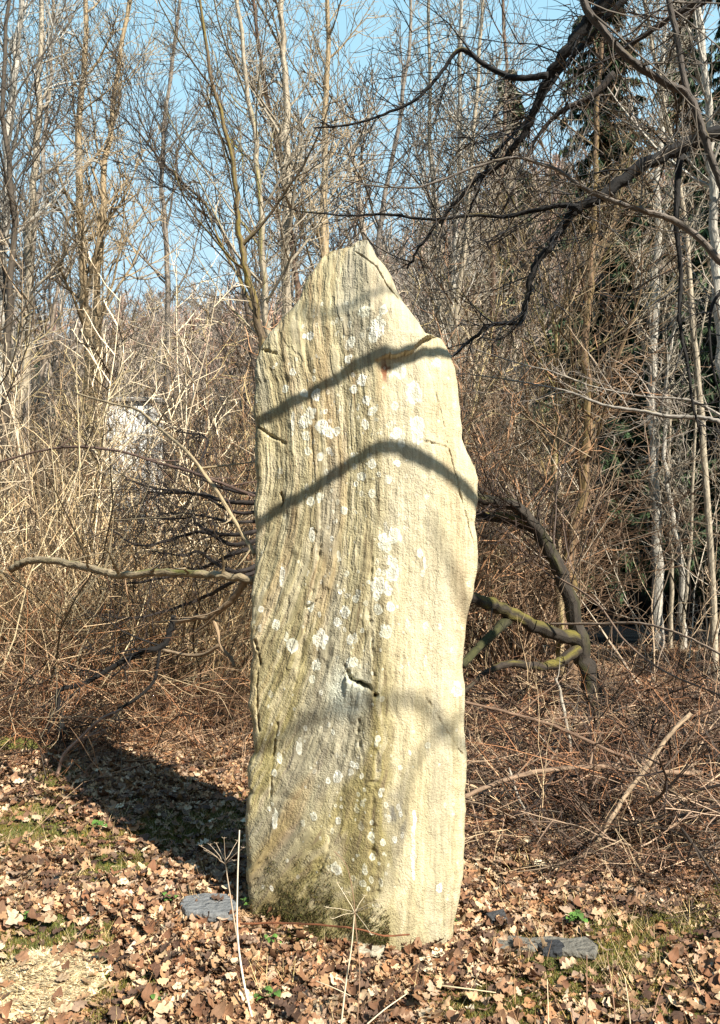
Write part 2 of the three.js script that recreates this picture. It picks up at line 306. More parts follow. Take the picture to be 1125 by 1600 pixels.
  for (const [x, y, rx, ry, k] of spots) {
    const cx = ((x + 0.65) / 1.3) * TW, cy = ((y + 0.3) / 3.35) * TH, wx = (rx / 1.3) * TW, wy = (ry / 3.35) * TH;
    for (let j = Math.floor(cy - wy * 1.5); j <= cy + wy * 1.5; j++) for (let i = Math.floor(cx - wx * 1.5); i <= cx + wx * 1.5; i++) {
      if (i < 0 || j < 0 || i >= TW || j >= TH) continue;
      const q = Math.hypot((i - cx) / wx, (j - cy) / wy) + (fbm(i * 0.09 + x * 50, j * 0.09, 3) - 0.5) * 0.9, ring = 0.6 + 0.4 * sstep(0.35, 0.8, q);
      const m = k * sstep(1.02, 0.86, q) * ring * (0.55 + 0.6 * noise(i * 0.33, j * 0.33)); if (m > lich[j * TW + i]) lich[j * TW + i] = m;
    }
  }
  const splash = onPlane(540, 1090, 0), greyPatch = onPlane(618, 1285, 0), scar = onPlane(603, 578, 0);
  const mapT = texture(TW, TH, (i, j) => {
    const x = ((i + 0.5) / TW) * 1.3 - 0.65, y = ((j + 0.5) / TH) * 3.35 - 0.3, s = foli(x, y);
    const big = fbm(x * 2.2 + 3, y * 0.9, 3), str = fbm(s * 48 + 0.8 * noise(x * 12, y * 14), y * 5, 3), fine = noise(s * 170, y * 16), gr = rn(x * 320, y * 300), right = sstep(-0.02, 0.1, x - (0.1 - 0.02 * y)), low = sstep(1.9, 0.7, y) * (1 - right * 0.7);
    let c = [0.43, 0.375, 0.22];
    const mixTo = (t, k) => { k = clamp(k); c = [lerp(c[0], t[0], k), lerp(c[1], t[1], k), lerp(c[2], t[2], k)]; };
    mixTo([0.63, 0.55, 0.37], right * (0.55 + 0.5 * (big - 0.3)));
    mixTo([0.27, 0.225, 0.085], low * sstep(0.3, 0.56, fbm(s * 7 + 9, y * 0.8, 3)) * 0.95);
    mixTo([0.22, 0.17, 0.085], sstep(0.5, 0.72, str) * (0.55 - 0.35 * right)); mixTo([0.2, 0.15, 0.08], sstep(0.6, 0.8, fbm(s * 120, y * 9 + 4, 3)) * (0.8 - 0.5 * right));
    mixTo([0.62, 0.55, 0.40], sstep(0.5, 0.3, str) * 0.35);
    mixTo([0.40, 0.25, 0.12], sstep(0.6, 0.75, fbm(s * 14 + 70, y * 1.3, 3)) * 0.3);
    mixTo([0.3, 0.285, 0.23], sstep(0.56, 0.7, fbm(s * 6 + 30, y * 1.1 + 8, 3)) * 0.5 * (1 - right * 0.5));
    mixTo([0.55, 0.57, 0.47], sstep(0.15, 0.02, Math.hypot((x - splash.x) * 1.25, (y - splash.y) * 0.75 + Math.max(0, splash.y - y) * -0.25)) * (0.4 + 0.7 * fbm(x * 40, y * 16, 3)));
    mixTo([0.15, 0.145, 0.13], sstep(0.14, 0.03, Math.hypot((x - greyPatch.x) * 2.2, (y - greyPatch.y) * 0.8)) * 0.85 * sstep(0.3, 0.55, fbm(x * 26, y * 14, 3)));  // broken dark grey patch low on the right of the face
    mixTo([0.22, 0.09, 0.04], sstep(0.07, 0.015, Math.hypot((x - scar.x) * 1.7, y - scar.y)) * sstep(0.35, 0.55, fbm(x * 50, y * 26, 3)));
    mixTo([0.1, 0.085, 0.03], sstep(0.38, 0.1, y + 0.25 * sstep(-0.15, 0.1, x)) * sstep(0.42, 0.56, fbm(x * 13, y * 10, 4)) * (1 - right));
    const lt = noise(x * 14 + 3, y * 11); mixTo([lerp(0.6, 0.8, lt), lerp(0.6, 0.79, lt), lerp(0.47, 0.71, lt)], lich[j * TW + i] * 1.1);
    const f = 0.8 + 0.26 * fine + 0.22 * (gr - 0.5);
    return [c[0] * f, c[1] * f, c[2] * f];
  }, true, false);
  const bumpT = texture(TW, TH, (i, j) => {
    const x = ((i + 0.5) / TW) * 1.3 - 0.65, y = ((j + 0.5) / TH) * 3.35 - 0.3, s = foli(x, y), left = 0.4 + 0.6 * sstep(0.12, -0.05, x);
    return 0.5 + 0.5 * sstep(0.55, 0.62, fbm(s * 16, y * 5 + 9, 3)) * left + left * 0.4 * (noise(s * 130, y * 14) - 0.5) + left * 0.25 * (noise(s * 260, y * 44) - 0.5) + 0.22 * (rn(x * 170, y * 120) - 0.5) + 0.3 * (rn(x * 420, y * 380) - 0.5) + 0.1 * lich[j * TW + i];
  }, false, false);
  const stone = thing('standing_stone', 'tall pointed slab of lichen spotted pale stone standing upright among dead leaves', 'standing stone', V(0, 0, 0));
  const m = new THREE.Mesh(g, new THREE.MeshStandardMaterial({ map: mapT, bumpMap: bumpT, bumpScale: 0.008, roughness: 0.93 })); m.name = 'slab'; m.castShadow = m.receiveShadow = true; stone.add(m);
  // moss cushions at its foot
  const mb = new MB(), r2 = mulberry(77);
  for (let k = 0; k < 2600; k++) {
    const x = -0.5 + r2() * 0.62, y = 0.04 + r2() * r2() * 0.34 * (x < -0.1 ? 1 : 0.5); if (fbm(x * 13, y * 10, 4) < 0.47 && r2() < 0.85) continue;
    const z = front(x, y), n = 3, c = [[0.14, 0.115, 0.035], [0.2, 0.145, 0.06], [0.09, 0.095, 0.02]][Math.floor(r2() * 3)];
    for (let q = 0; q < n; q++) { const a = r2() * 6.3, l = 0.008 + 0.012 * r2(), ox = Math.cos(a) * 0.006, oy = Math.sin(a) * 0.006; mb.tri(mb.vert(x - 0.002, y, z, c), mb.vert(x + 0.002, y, z, c), mb.vert(x + ox, y + oy + 0.004, z + l, c)); }
  }
  mb.build('moss', STEM, stone, 'olive and brown moss at the foot', 'stuff');
}

// ------------------------------------------------------------------ bare trees
const PALE = [0.42, 0.355, 0.26], GREY = [0.27, 0.23, 0.19], TAN = [0.42, 0.315, 0.185], SHADED_BARK = [0.012, 0.01, 0.009], BROWN = [0.16, 0.1, 0.065], WHITE = [0.5, 0.46, 0.39];  // the near-black bark carries the shade of the boughs in its colour
const MOSS = { c: [0.22, 0.2, 0.03], more: 0 };
function wander(start, dir, len, n, wob, rise, rnd) {
  const pts = [start.clone()], d = dir.clone().normalize(), p = start.clone();
  for (let k = 0; k < n; k++) {
    d.x += (rnd() - 0.5) * wob; d.y += (rnd() - 0.5) * wob + rise; d.z += (rnd() - 0.5) * wob; d.normalize();
    p.addScaledVector(d, len / n); pts.push(p.clone());
  }
  return pts;
}
const frameAt = (pts, t) => { const f = t * (pts.length - 1), i = Math.min(pts.length - 2, Math.floor(f)); return { p: pts[i].clone().lerp(pts[i + 1], f - i), d: pts[i + 1].clone().sub(pts[i]).normalize() }; };
function sideDir(d, rnd, ang) { const s = V(rnd() - 0.5, rnd() - 0.5, rnd() - 0.5); s.addScaledVector(d, -s.dot(d)).normalize(); return d.clone().multiplyScalar(Math.cos(ang)).addScaledVector(s, Math.sin(ang)); }
// twigs along a branch: side shoots, each with finer shoots
function twigs(mb, pts, n, len, r, col, rnd, { from = 0.2, depth = 1, rise = 0.12, wob = 0.35, ang = 0.8, min = 0.0035 } = {}) {
  for (let k = 0; k < n; k++) {
    const t = from + (1 - from) * ((k + rnd()) / n), { p, d } = frameAt(pts, Math.min(0.999, t)), l = len * (1.15 - 0.7 * t) * (0.5 + rnd());
    const q = wander(p, sideDir(d, rnd, ang * (0.7 + 0.6 * rnd())), l, depth > 1 ? 5 : 3, wob, rise, rnd);
    mb.tube(q, Math.max(min, r * (0.7 + 0.5 * rnd())), 3, col, { cap: false, step: min * 0.5, seed: k * 3.3 + r * 999 });
    if (depth > 1) twigs(mb, q, Math.max(2, Math.round(4 + rnd() * 3)), l * 0.5, r * 0.6, col, rnd, { from: 0.15, depth: depth - 1, rise, wob, ang, min });
  }
}
let treeNo = 0;
function tree(name, label, category, d, widthPx, col, path, o = {}) {
  const rnd = mulberry(1000 + 37 * ++treeNo), r0 = (widthPx / 1331) * d * 0.5 * (o.k ?? 1.25);
  const way = path.map(([x, y, dd]) => P(x, y, d + (dd || 0)));
  const foot = way[0].clone(), g = H0(foot.x, foot.z);
  if (foot.y > g + 0.15 && !o.hang) { const b = way[0].clone().sub(way[1]).normalize(); const t = (foot.y - g + 0.15) / Math.max(0.35, -b.y); way.unshift(V(foot.x + b.x * t * 0.5, g - 0.15, foot.z)); } else if (!o.hang) way[0].y = g - 0.12;
  const origin = way[0].clone().setY(H0(way[0].x, way[0].z)), root = thing(name, label, category, origin, o.group);
  const pts = smoothPath(way, 5), n = pts.length; for (let k = 1; k < n - 1; k++) { pts[k].x += (rnd() - 0.5) * r0 * 0.7; pts[k].z += (rnd() - 0.5) * r0 * 0.7; }
  const endR = o.end ?? 0.35, rad = pts.map((_, k) => r0 * lerp(1, endR, k / (n - 1)) * (k < 2 ? 1.25 - 0.1 * k : 1));
  const moss = o.moss !== undefined ? { c: o.mossC ?? MOSS.c, more: o.moss } : null;
  new MB(origin).tube(pts, rad, 9, col, { lump: 0.12, moss, seed: treeNo * 7.7 }).build('trunk', BARK, root);
  const tw = new MB(origin), tcol = o.twig ?? col.map((x) => x * 0.8), H = o.limbs ?? 20, from = o.from ?? 0.3;
  for (let k = 0; k < H; k++) {
    const t = from + (1 - from) * ((k + rnd()) / H), { p, d: dir } = frameAt(pts, Math.min(0.995, t)), R = lerp(r0, r0 * endR, t);
    const len = (o.len ?? 2.6) * (1.2 - 0.6 * t) * (0.5 + 0.8 * rnd()), lr = Math.max(0.006, R * (0.25 + 0.3 * rnd()));
    const q = wander(p, sideDir(dir, rnd, (o.ang ?? 0.75) * (0.7 + 0.6 * rnd())), len, 7, 0.28, o.rise ?? 0.1, rnd);
    const lb = new MB(origin).tube(q, lr, 5, col.map((x) => x * 0.9), { cap: false, step: 0.005, moss, seed: k * 5.1 + treeNo });
    lb.build('limb', BARK, root);
    twigs(tw, q, o.twigs ?? 9, len * 0.5, lr * 0.5, tcol, rnd, { depth: 2, min: o.min ?? Math.max(0.0035, d * 0.00036), rise: o.rise ?? 0.1 });
  }
  twigs(tw, pts, (o.twigs ?? 7) * 2, 0.9, 0.008, tcol, rnd, { depth: 2, from: from * 0.8, min: o.min ?? Math.max(0.0035, d * 0.00036) });
  tw.build('twigs', TWIG, root, null, 'stuff');
  return root;
}
// left of the stone
tree('bare_tree', 'pale trunked bare tree cut by the left picture edge', 'tree', 13, 15, WHITE, [[3, 690], [2, 560], [8, 300], [22, 120], [34, 20], [50, -160]], {});
tree('bare_tree', 'slim pale tree leaning slightly right just inside the left edge', 'tree', 14, 15, PALE, [[26, 680], [38, 560], [44, 420], [55, 250], [62, 90], [58, -150]], {});
tree('bare_tree', 'thin grey tree curving right beside the slim pale one near the left edge', 'tree', 14.6, 9, GREY, [[44, 560], [50, 400], [66, 260], [78, 120], [84, -120]], { len: 2 });
tree('bare_tree', 'left one of the close pair of tan trunks above the pale shed', 'tree', 15, 15, TAN, [[141, 700], [135, 520], [131, 400], [124, 220], [130, 90], [140, -140]], {});
tree('bare_tree', 'right one of the close pair of tan trunks above the pale shed', 'tree', 15.4, 13, TAN, [[150, 690], [152, 520], [154, 420], [166, 250], [186, 110], [214, -120]], { rise: 0.14 });
tree('bare_tree', 'dark thin tree forking low at the far left', 'tree', 11.5, 12, [0.09, 0.07, 0.05], [[8, 640], [14, 480], [22, 340], [6, 180], [16, -60]], { len: 3, rise: 0.04 });
tree('bare_tree', 'thin tan tree with wide fanning twigs between the tan pair and the mossy leaner', 'tree', 17, 9, GREY, [[262, 600], [262, 420], [252, 260], [270, 90], [300, -100]], { len: 3 });
tree('bare_tree', 'slender dark tree bending left over the brush left of the mossy leaner', 'tree', 12.5, 6, [0.1, 0.075, 0.055], [[395, 560], [372, 420], [320, 320], [262, 262], [210, 200], [150, 150]], { len: 2, end: 0.2 });
tree('mossy_tree', 'yellow green mossy trunk leaning left beside the top of the stone', 'tree', 8.8, 13, [0.17, 0.12, 0.07], [[420, 700], [410, 540], [396, 470], [378, 400], [372, 340], [362, 250], [330, 120], [300, -60]], { moss: -0.01, mossC: [0.2, 0.15, 0.03], end: 0.25, len: 1.8, limbs: 10 });
tree('bare_tree', 'grey birch like tree leaning left behind the left shoulder of the stone', 'tree', 10.6, 12, PALE, [[424, 680], [418, 520], [410, 390], [402, 250], [386, 130], [362, -80]], { moss: -0.12, len: 2.4 });
tree('bare_tree', 'straight mottled pale trunk rising behind the left shoulder of the stone', 'tree', 12, 16, PALE, [[444, 620], [445, 480], [447, 320], [448, 180], [441, 60], [436, -120]], { len: 2 });
tree('bare_tree', 'straight tan trunk directly left of the tip of the stone', 'tree', 14, 13, TAN, [[506, 600], [506, 395], [508, 210], [511, 60], [505, -110]], { len: 2.4 });
tree('bare_tree', 'thin brown tree fanning up behind the mottled pale trunk', 'tree', 16, 10, BROWN, [[470, 600], [462, 420], [440, 260], [405, 80], [390, -80]], { len: 2.8 });
// right of the stone
tree('bare_tree', 'thin grey tree rising straight from behind the tip of the stone', 'tree', 17, 9, GREY, [[590, 600], [592, 380], [622, 200], [640, 60], [640, -90]], { len: 2.6 });
tree('bare_tree', 'thin pale tree behind the right shoulder of the stone, first of three', 'tree', 14.5, 10, PALE, [[694, 700], [690, 520], [680, 360], [672, 200], [668, -80]], { len: 2 });
tree('bare_tree', 'pale tree behind the right shoulder of the stone, second of three', 'tree', 14, 11, WHITE, [[704, 700], [704, 520], [714, 350], [718, 150], [724, -80]], { len: 2 });
tree('bare_tree', 'pale slanting tree behind the right shoulder of the stone, third of three', 'tree', 13.4, 10, PALE, [[700, 680], [712, 500], [733, 310], [746, 120], [764, -90]], { len: 2 });
tree('bare_tree', 'brown tree with many thin stems right of the three pale ones', 'tree', 15, 10, BROWN, [[780, 760], [770, 560], [772, 380], [790, 200], [786, -60]], { len: 2.6, twigs: 9 });
tree('mossy_tree', 'orange brown alder with mossy lower trunk at the right', 'tree', 9.9, 17, [0.24, 0.15, 0.085], [[896, 980], [890, 870], [910, 770], [918, 640], [914, 520], [926, 400], [930, 240], [940, 60]], { moss: 0.0, mossC: [0.2, 0.14, 0.05], end: 0.3, len: 2.2, rise: 0.04 });
tree('bare_tree', 'tan stem left of the orange brown alder', 'tree', 10.2, 11, TAN, [[872, 900], [866, 760], [872, 640], [868, 520], [850, 420]], { end: 0.3, from: 0.45, moss: -0.1 });
tree('bare_tree', 'tallest pale stem of the clump on the stream bank', 'tree', 14.2, 17, WHITE, [[1027, 985], [1026, 860], [1020, 690], [1022, 520], [1026, 360], [1034, 180], [1040, 30]], { end: 0.3, len: 1.7, from: 0.42, twig: [0.3, 0.26, 0.2] });
tree('bare_tree', 'pale stem with a kink, right hand one of the clump on the stream bank', 'tree', 14, 10, WHITE, [[1066, 985], [1064, 880], [1052, 815], [1040, 740], [1042, 600], [1060, 460]], { end: 0.3, len: 1.5, limbs: 8, from: 0.4, twig: [0.3, 0.26, 0.2] });
tree('bare_tree', 'thin pale stem between two stouter ones of the clump on the stream bank', 'tree', 14.3, 7, PALE, [[1047, 985], [1050, 880], [1042, 780], [1046, 640], [1036, 500], [1062, 400]], { end: 0.3, len: 1.3, limbs: 8, from: 0.4, twig: [0.3, 0.26, 0.2] });
tree('bare_tree', 'thin leaning pale stem right of the clump on the stream bank', 'tree', 13.8, 6, PALE, [[1066, 1000], [1078, 860], [1084, 700], [1090, 560], [1110, 440]], { end: 0.3, len: 1.2, limbs: 7, from: 0.4, twig: [0.3, 0.26, 0.2] });
tree('bare_tree', 'white barked tree standing along the right picture edge', 'tree', 7.4, 17, WHITE, [[1150, 820], [1132, 600], [1120, 440], [1112, 300], [1106, 160], [1092, 20], [1080, -120]], { len: 1.6, from: 0.4, twig: [0.3, 0.25, 0.2] });
tree('bare_tree', 'slim pale tree leaning right in front of the dark spruce', 'tree', 9.5, 9, PALE, [[1100, 700], [1080, 480], [1066, 320], [1040, 170], [1010, 20], [996, -80]], { len: 1.6 });

// the mossy leaning trunk low at the right
{
  const o = P(936, 1112, 8.6); o.y = H0(o.x, o.z);
  const t = thing('leaning_tree', 'dark mossy crooked trunk leaning left behind the right side of the stone', 'tree', o), rnd = mulberry(31);
  const jit = (q, a) => { for (let k = 1; k < q.length - 1; k++) { q[k].x += (rnd() - 0.5) * a; q[k].y += (rnd() - 0.5) * a; q[k].z += (rnd() - 0.5) * a; } return q; };
  const main = smoothPath([V(o.x + 0.02, o.y - 0.15, o.z), P(926, 1085, 8.6), P(912, 1030, 8.55), P(900, 975, 8.5), P(876, 900, 8.4), P(846, 840, 8.3), P(812, 795, 8.2), P(770, 782, 8.1), P(700, 772, 8.0), P(560, 770, 7.9), P(440, 778, 7.7)], 5);
  jit(main, 0.035);
  new MB(o).tube(main, main.map((_, k) => lerp(0.1, 0.024, k / (main.length - 1)) * (1 + 0.1 * (rnd() - 0.4))), 12, [0.045, 0.035, 0.026], { lump: 0.2, moss: { c: [0.06, 0.058, 0.012], more: -0.06 }, seed: 3 }).build('trunk', BARK, t);
  const limb = (a, r0, r1, c, more, mc = [0.15, 0.125, 0.02]) => { const q = jit(smoothPath(a, 5), r0 * 0.35); new MB(o).tube(q, q.map((_, k) => lerp(r0, r1, k / (q.length - 1)) * (1 + 0.12 * (rnd() - 0.4))), 10, c, { lump: 0.24, moss: { c: mc, more }, seed: r0 * 99 }).build('limb', BARK, t); return q; };
  const a = limb([P(905, 1000, 8.5), P(865, 990, 8.3), P(810, 965, 8.0), P(770, 945, 7.7), P(735, 935, 7.4), P(690, 930, 7.2)], 0.07, 0.045, [0.045, 0.035, 0.025], -0.03);
  limb([P(800, 962, 8.0), P(775, 985, 7.7), P(745, 1015, 7.4), P(722, 1040, 7.2)], 0.045, 0.03, [0.045, 0.04, 0.02], 0.04, [0.05, 0.05, 0.012]);
  const b = limb([P(836, 825, 8.3), P(800, 812, 8.3), P(750, 805, 8.3), P(700, 800, 8.2), P(560, 790, 8)], 0.06, 0.02, [0.03, 0.025, 0.022], -0.1);
  limb([P(905, 1012, 8.5), P(875, 1034, 8.3), P(840, 1042, 8.0), P(800, 1036, 7.8), P(760, 1050, 7.6), P(720, 1085, 7.4)], 0.055, 0.015, [0.05, 0.036, 0.025], -0.08);
  const tw = new MB(o); twigs(tw, main, 60, 1.1, 0.009, [0.09, 0.06, 0.045], rnd, { depth: 2, from: 0.35 }); twigs(tw, b, 12, 0.9, 0.007, [0.07, 0.05, 0.04], rnd, { depth: 2 }); twigs(tw, a, 10, 0.7, 0.006, [0.16, 0.11, 0.07], rnd, { depth: 2 });
  tw.build('twigs', TWIG, t, null, 'stuff');
}

// the overhanging tree: rooted right of the frame, its boughs reach in over the stone
{
  const o = V(4.3, H0(4.3, -0.3), -0.3), t = thing('overhanging_tree', 'dark bare boughs reaching in from the upper right over the stone', 'tree', o), rnd = mulberry(91), tw = new MB(o);
  const trunk = smoothPath([V(4.3, -0.2, -0.3), V(4.25, 1.5, -0.3), V(4.1, 3.2, -0.35), V(4.0, 4.9, -0.3), V(4.1, 7, -0.2), V(3.9, 9.5, -0.3)], 6);
  new MB(o).tube(trunk, trunk.map((_, k) => lerp(0.19, 0.06, k / (trunk.length - 1))), 12, SHADED_BARK, { lump: 0.12, seed: 2, moss: { c: [0.08, 0.08, 0.015], more: -0.12 } }).build('trunk', BARK, t);
  function bough(pts, r0, r1, col, n = 16, len = 0.8, moss = -0.34, tcol = null, depth = 2) {
    const q = smoothPath(pts, 6); for (let k = 1; k < q.length - 1; k++) { const a = r0 * 0.32; q[k].x += (rnd() - 0.5) * a; q[k].y += (rnd() - 0.5) * a; }
    new MB(o).tube(q, q.map((_, k) => lerp(r0, r1, Math.pow(k / (q.length - 1), 0.8))), 9, col, { lump: 0.14, seed: r0 * 517 + q[0].y, moss: { c: [0.26, 0.19, 0.02], more: moss } }).build('limb', BARK, t);
    twigs(tw, q, Math.round(n * 1.4), len, clamp(r1 * 0.8, 0.004, 0.007), tcol ?? col.map((x) => x * 1.8 + 0.012), rnd, { depth, from: 0.15, rise: 0.02, wob: 0.5, ang: 0.9, min: 0.0028 });
    return q;
  }
  const D = 5.1, path = (d, a, dd = 0) => a.map(([x, y], i) => P(x, y, d + (dd * i) / (a.length - 1)));
  bough([V(4.03, 4.6, -0.3), ...path(5.0, [[1180, 186], [1125, 206], [1062, 232], [1010, 256], [960, 292], [925, 315], [900, 328], [880, 352], [858, 388], [835, 418], [824, 460], [810, 505], [770, 506], [735, 533], [704, 558]], 0.4)], 0.056, 0.008, SHADED_BARK, 26, 0.7, -0.3);
  bough(path(5.1, [[905, 324], [880, 321], [840, 328], [790, 338], [740, 336], [680, 343], [600, 335], [540, 337], [470, 330]], 0.4), 0.02, 0.005, SHADED_BARK, 20, 0.7, -0.28);
  bough([V(4.08, 6.3, -0.25), P(1040, -160, 4.9), ...path(4.8, [[946, 0], [915, 40], [880, 88], [856, 122], [840, 160], [824, 200], [800, 232], [780, 258], [742, 282], [700, 330], [660, 380], [636, 420]], 0.8)], 0.05, 0.007, SHADED_BARK, 26, 0.8);
  bough(path(4.95, [[856, 118], [830, 121], [800, 121], [756, 100], [719, 77], [690, 112], [652, 154], [600, 178], [545, 195], [490, 200]], 0.3), 0.022, 0.005, SHADED_BARK, 20, 0.6);
  bough([V(4.08, 6.6, -0.2), P(1060, -150, 5.3), ...path(5.4, [[982, -10], [940, 36], [905, 76], [866, 124], [838, 168], [812, 200], [770, 246], [745, 300], [722, 360]], 0.5)], 0.03, 0.006, SHADED_BARK, 22, 0.8);
  bough(path(5.4, [[960, 115], [925, 150], [880, 172], [850, 200], [820, 250], [796, 310], [780, 340]], 0.3), 0.025, 0.005, [0.06, 0.045, 0.035], 14, 0.6);
  bough([V(4.06, 5.6, -0.25), ...path(4.5, [[1290, -60], [1180, -60], [1120, -10], [1060, 20], [1000, 60], [950, 92], [905, 110]], 0.6)], 0.04, 0.008, [0.07, 0.055, 0.045], 14, 0.7);
  const G = [0.1, 0.082, 0.068];
  bough([V(4.07, 6.2, -0.2), P(980, -260, 4.1), ...path(4.2, [[912, -4], [941, 46], [972, 82], [1002, 106], [1040, 130], [1072, 146], [1090, 180], [1100, 212], [1125, 285], [1160, 360]])], 0.02, 0.019, G, 12, 0.7, -0.3, [0.1, 0.08, 0.06]);
  bough(path(4.2, [[1040, -60], [1045, 0], [1058, 60], [1066, 110], [1076, 150]]), 0.014, 0.014, G, 5, 0.5, -0.3, [0.1, 0.08, 0.06]);
  bough(path(4.4, [[1200, 455], [1125, 407], [1094, 374], [1062, 350], [1038, 338], [1012, 331], [970, 318], [926, 301], [900, 285], [881, 271], [842, 254], [801, 246], [740, 262], [660, 291], [600, 292], [540, 283]], 0.3), 0.022, 0.004, [0.2, 0.165, 0.135], 18, 0.7, -0.3, [0.16, 0.13, 0.1]);
  bough(path(5.2, [[1064, 236], [1058, 300], [1057, 360], [1064, 430], [1062, 500], [1074, 570], [1084, 640], [1096, 680]]), 0.022, 0.006, SHADED_BARK, 14, 0.6);
  bough(path(5.6, [[1180, 360], [1130, 450], [1112, 480], [1110, 550], [1125, 620]]), 0.016, 0.006, SHADED_BARK, 8, 0.6);
  bough(path(6.6, [[1190, 700], [1125, 660], [1098, 653], [1040, 650], [1000, 642], [940, 632], [890, 612], [830, 600], [760, 588], [712, 583]], 0.6), 0.024, 0.004, [0.36, 0.32, 0.27], 18, 0.7, -0.3, [0.3, 0.25, 0.2]);
  bough(path(6.8, [[1190, 690], [1110, 640], [1075, 625], [1010, 620], [930, 605], [860, 580], [800, 565], [740, 545]], 0.6), 0.014, 0.004, [0.34, 0.3, 0.25], 14, 0.6, -0.3, [0.3, 0.25, 0.2]);
  // the two boughs whose shadows arch over the face of the stone, above the frame, and higher ones that blur
  const cast = (a, t0, t1) => a.map(([px, py], i) => { let z = -0.05, p; for (let k = 0; k < 6; k++) { p = onPlane(px, py, z); z = S.front(clamp(p.x, S.at(S.Lp, p.y) + 0.03, S.at(S.Rp, p.y) - 0.03), p.y); } p = onPlane(px, py, z); return p.addScaledVector(SUN, lerp(t0, t1, i / (a.length - 1))); });
  const c1 = cast([[396, 659], [430, 643], [470, 622], [510, 600], [550, 575], [585, 557], [620, 554], [660, 551], [698, 550]], 2.15, 2.2);
  bough([...c1.map((p) => p).reverse().length ? [V(4.05, 5.2, -0.28), c1[8].clone().add(V(0.75, 0.35, -0.3)), ...c1.slice().reverse(), c1[0].clone().add(V(-0.35, 0.08, 0.2)), c1[0].clone().add(V(-0.7, 0.5, 0.7))] : []], 0.025, 0.018, SHADED_BARK, 0, 0.5);
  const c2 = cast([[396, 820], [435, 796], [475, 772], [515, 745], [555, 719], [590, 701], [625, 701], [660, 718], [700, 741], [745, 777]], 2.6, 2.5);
  bough([V(4.05, 5.0, -0.28), c2[9].clone().add(V(1.0, 0.45, -0.25)), c2[9].clone().add(V(0.4, -0.02, -0.1)), ...c2.slice().reverse(), c2[0].clone().add(V(-0.35, 0.12, 0.25)), c2[0].clone().add(V(-0.7, 0.55, 0.75))], 0.025, 0.021, SHADED_BARK, 0, 0.5);
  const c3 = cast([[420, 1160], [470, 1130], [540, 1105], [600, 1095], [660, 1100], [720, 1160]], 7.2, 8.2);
  bough([V(4.1, 8.6, 0), c3[5].clone().add(V(0.5, 0.2, -0.1)), ...c3.slice().reverse(), c3[0].clone().add(V(-1, 0.1, 0.3))], 0.022, 0.014, SHADED_BARK, 0, 0.9);
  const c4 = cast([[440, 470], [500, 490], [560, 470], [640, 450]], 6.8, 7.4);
  bough([V(4.0, 9.2, -0.2), c4[3].clone().add(V(0.6, -0.1, -0.1)), ...c4.slice().reverse(), c4[0].clone().add(V(-1, 0.1, 0.3))], 0.02, 0.012, SHADED_BARK, 0, 0.9);
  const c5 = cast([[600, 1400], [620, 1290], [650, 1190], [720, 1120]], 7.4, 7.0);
  bough([...c5, c5[3].clone().add(V(0.9, 0.3, -0.3)), V(4.1, 7.6, -0.1)], 0.007, 0.016, SHADED_BARK, 0, 0.8);
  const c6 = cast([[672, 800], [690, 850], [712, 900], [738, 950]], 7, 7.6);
  bough([...c6, c6[3].clone().add(V(0.8, -0.2, -0.2)), V(4.0, 8.2, -0.1)], 0.008, 0.018, SHADED_BARK, 0, 0.7);
  tw.build('twigs', TWIG, t, null, 'stuff');
}

// ------------------------------------------------------------------ spruces
const NEEDLE = new THREE.MeshStandardMaterial({ vertexColors: true, roughness: 0.85 });
function spruceGeos(H, seed) {
  const rnd = mulberry(seed), trunk = new MB(), b = new MB();
  trunk.tube([V(0, -0.3, 0), V(0, H * 0.3, 0), V(0, H * 0.7, 0), V(0, H, 0)], [H * 0.017, H * 0.012, H * 0.006, 0.02], 8, [0.09, 0.06, 0.045], {});
  for (let y = H * 0.1; y < H * 0.99; y += 0.42) for (let k = 0; k < 6; k++) {
    const a = rnd() * 6.28, L = (1 - y / H) * H * 0.16 * (0.6 + 0.6 * rnd()) + 0.3, n = 26;
    for (let q = 0; q < n; q++) {
      const t = (q + rnd()) / n, r = t * L, yy = y - 0.35 * r * t + 0.1 * r + (rnd() - 0.5) * 0.1, cx = Math.cos(a) * r, cz = Math.sin(a) * r, f = 0.5 + rnd(), c = [0.026 * f, 0.05 * f, 0.014 * f];
      const w = 0.32 * (1.1 - t) * L * 0.5 + 0.12;
      for (let s = 0; s < 5; s++) { const sa = a + (rnd() - 0.5) * 3.4, l = w * (0.5 + rnd()), ex = cx + Math.cos(sa) * l, ez = cz + Math.sin(sa) * l, ey = yy - 0.12 - rnd() * 0.28; const px = -Math.sin(sa) * 0.045, pz = Math.cos(sa) * 0.045; b.tri(b.vert(cx + px, yy, cz + pz, c), b.vert(cx - px, yy - 0.03, cz - pz, c), b.vert(ex, ey, ez, c)); }
    }
  }
  return [trunk.geo(), b.geo()];
}
const SPR = spruceGeos(22, 3);
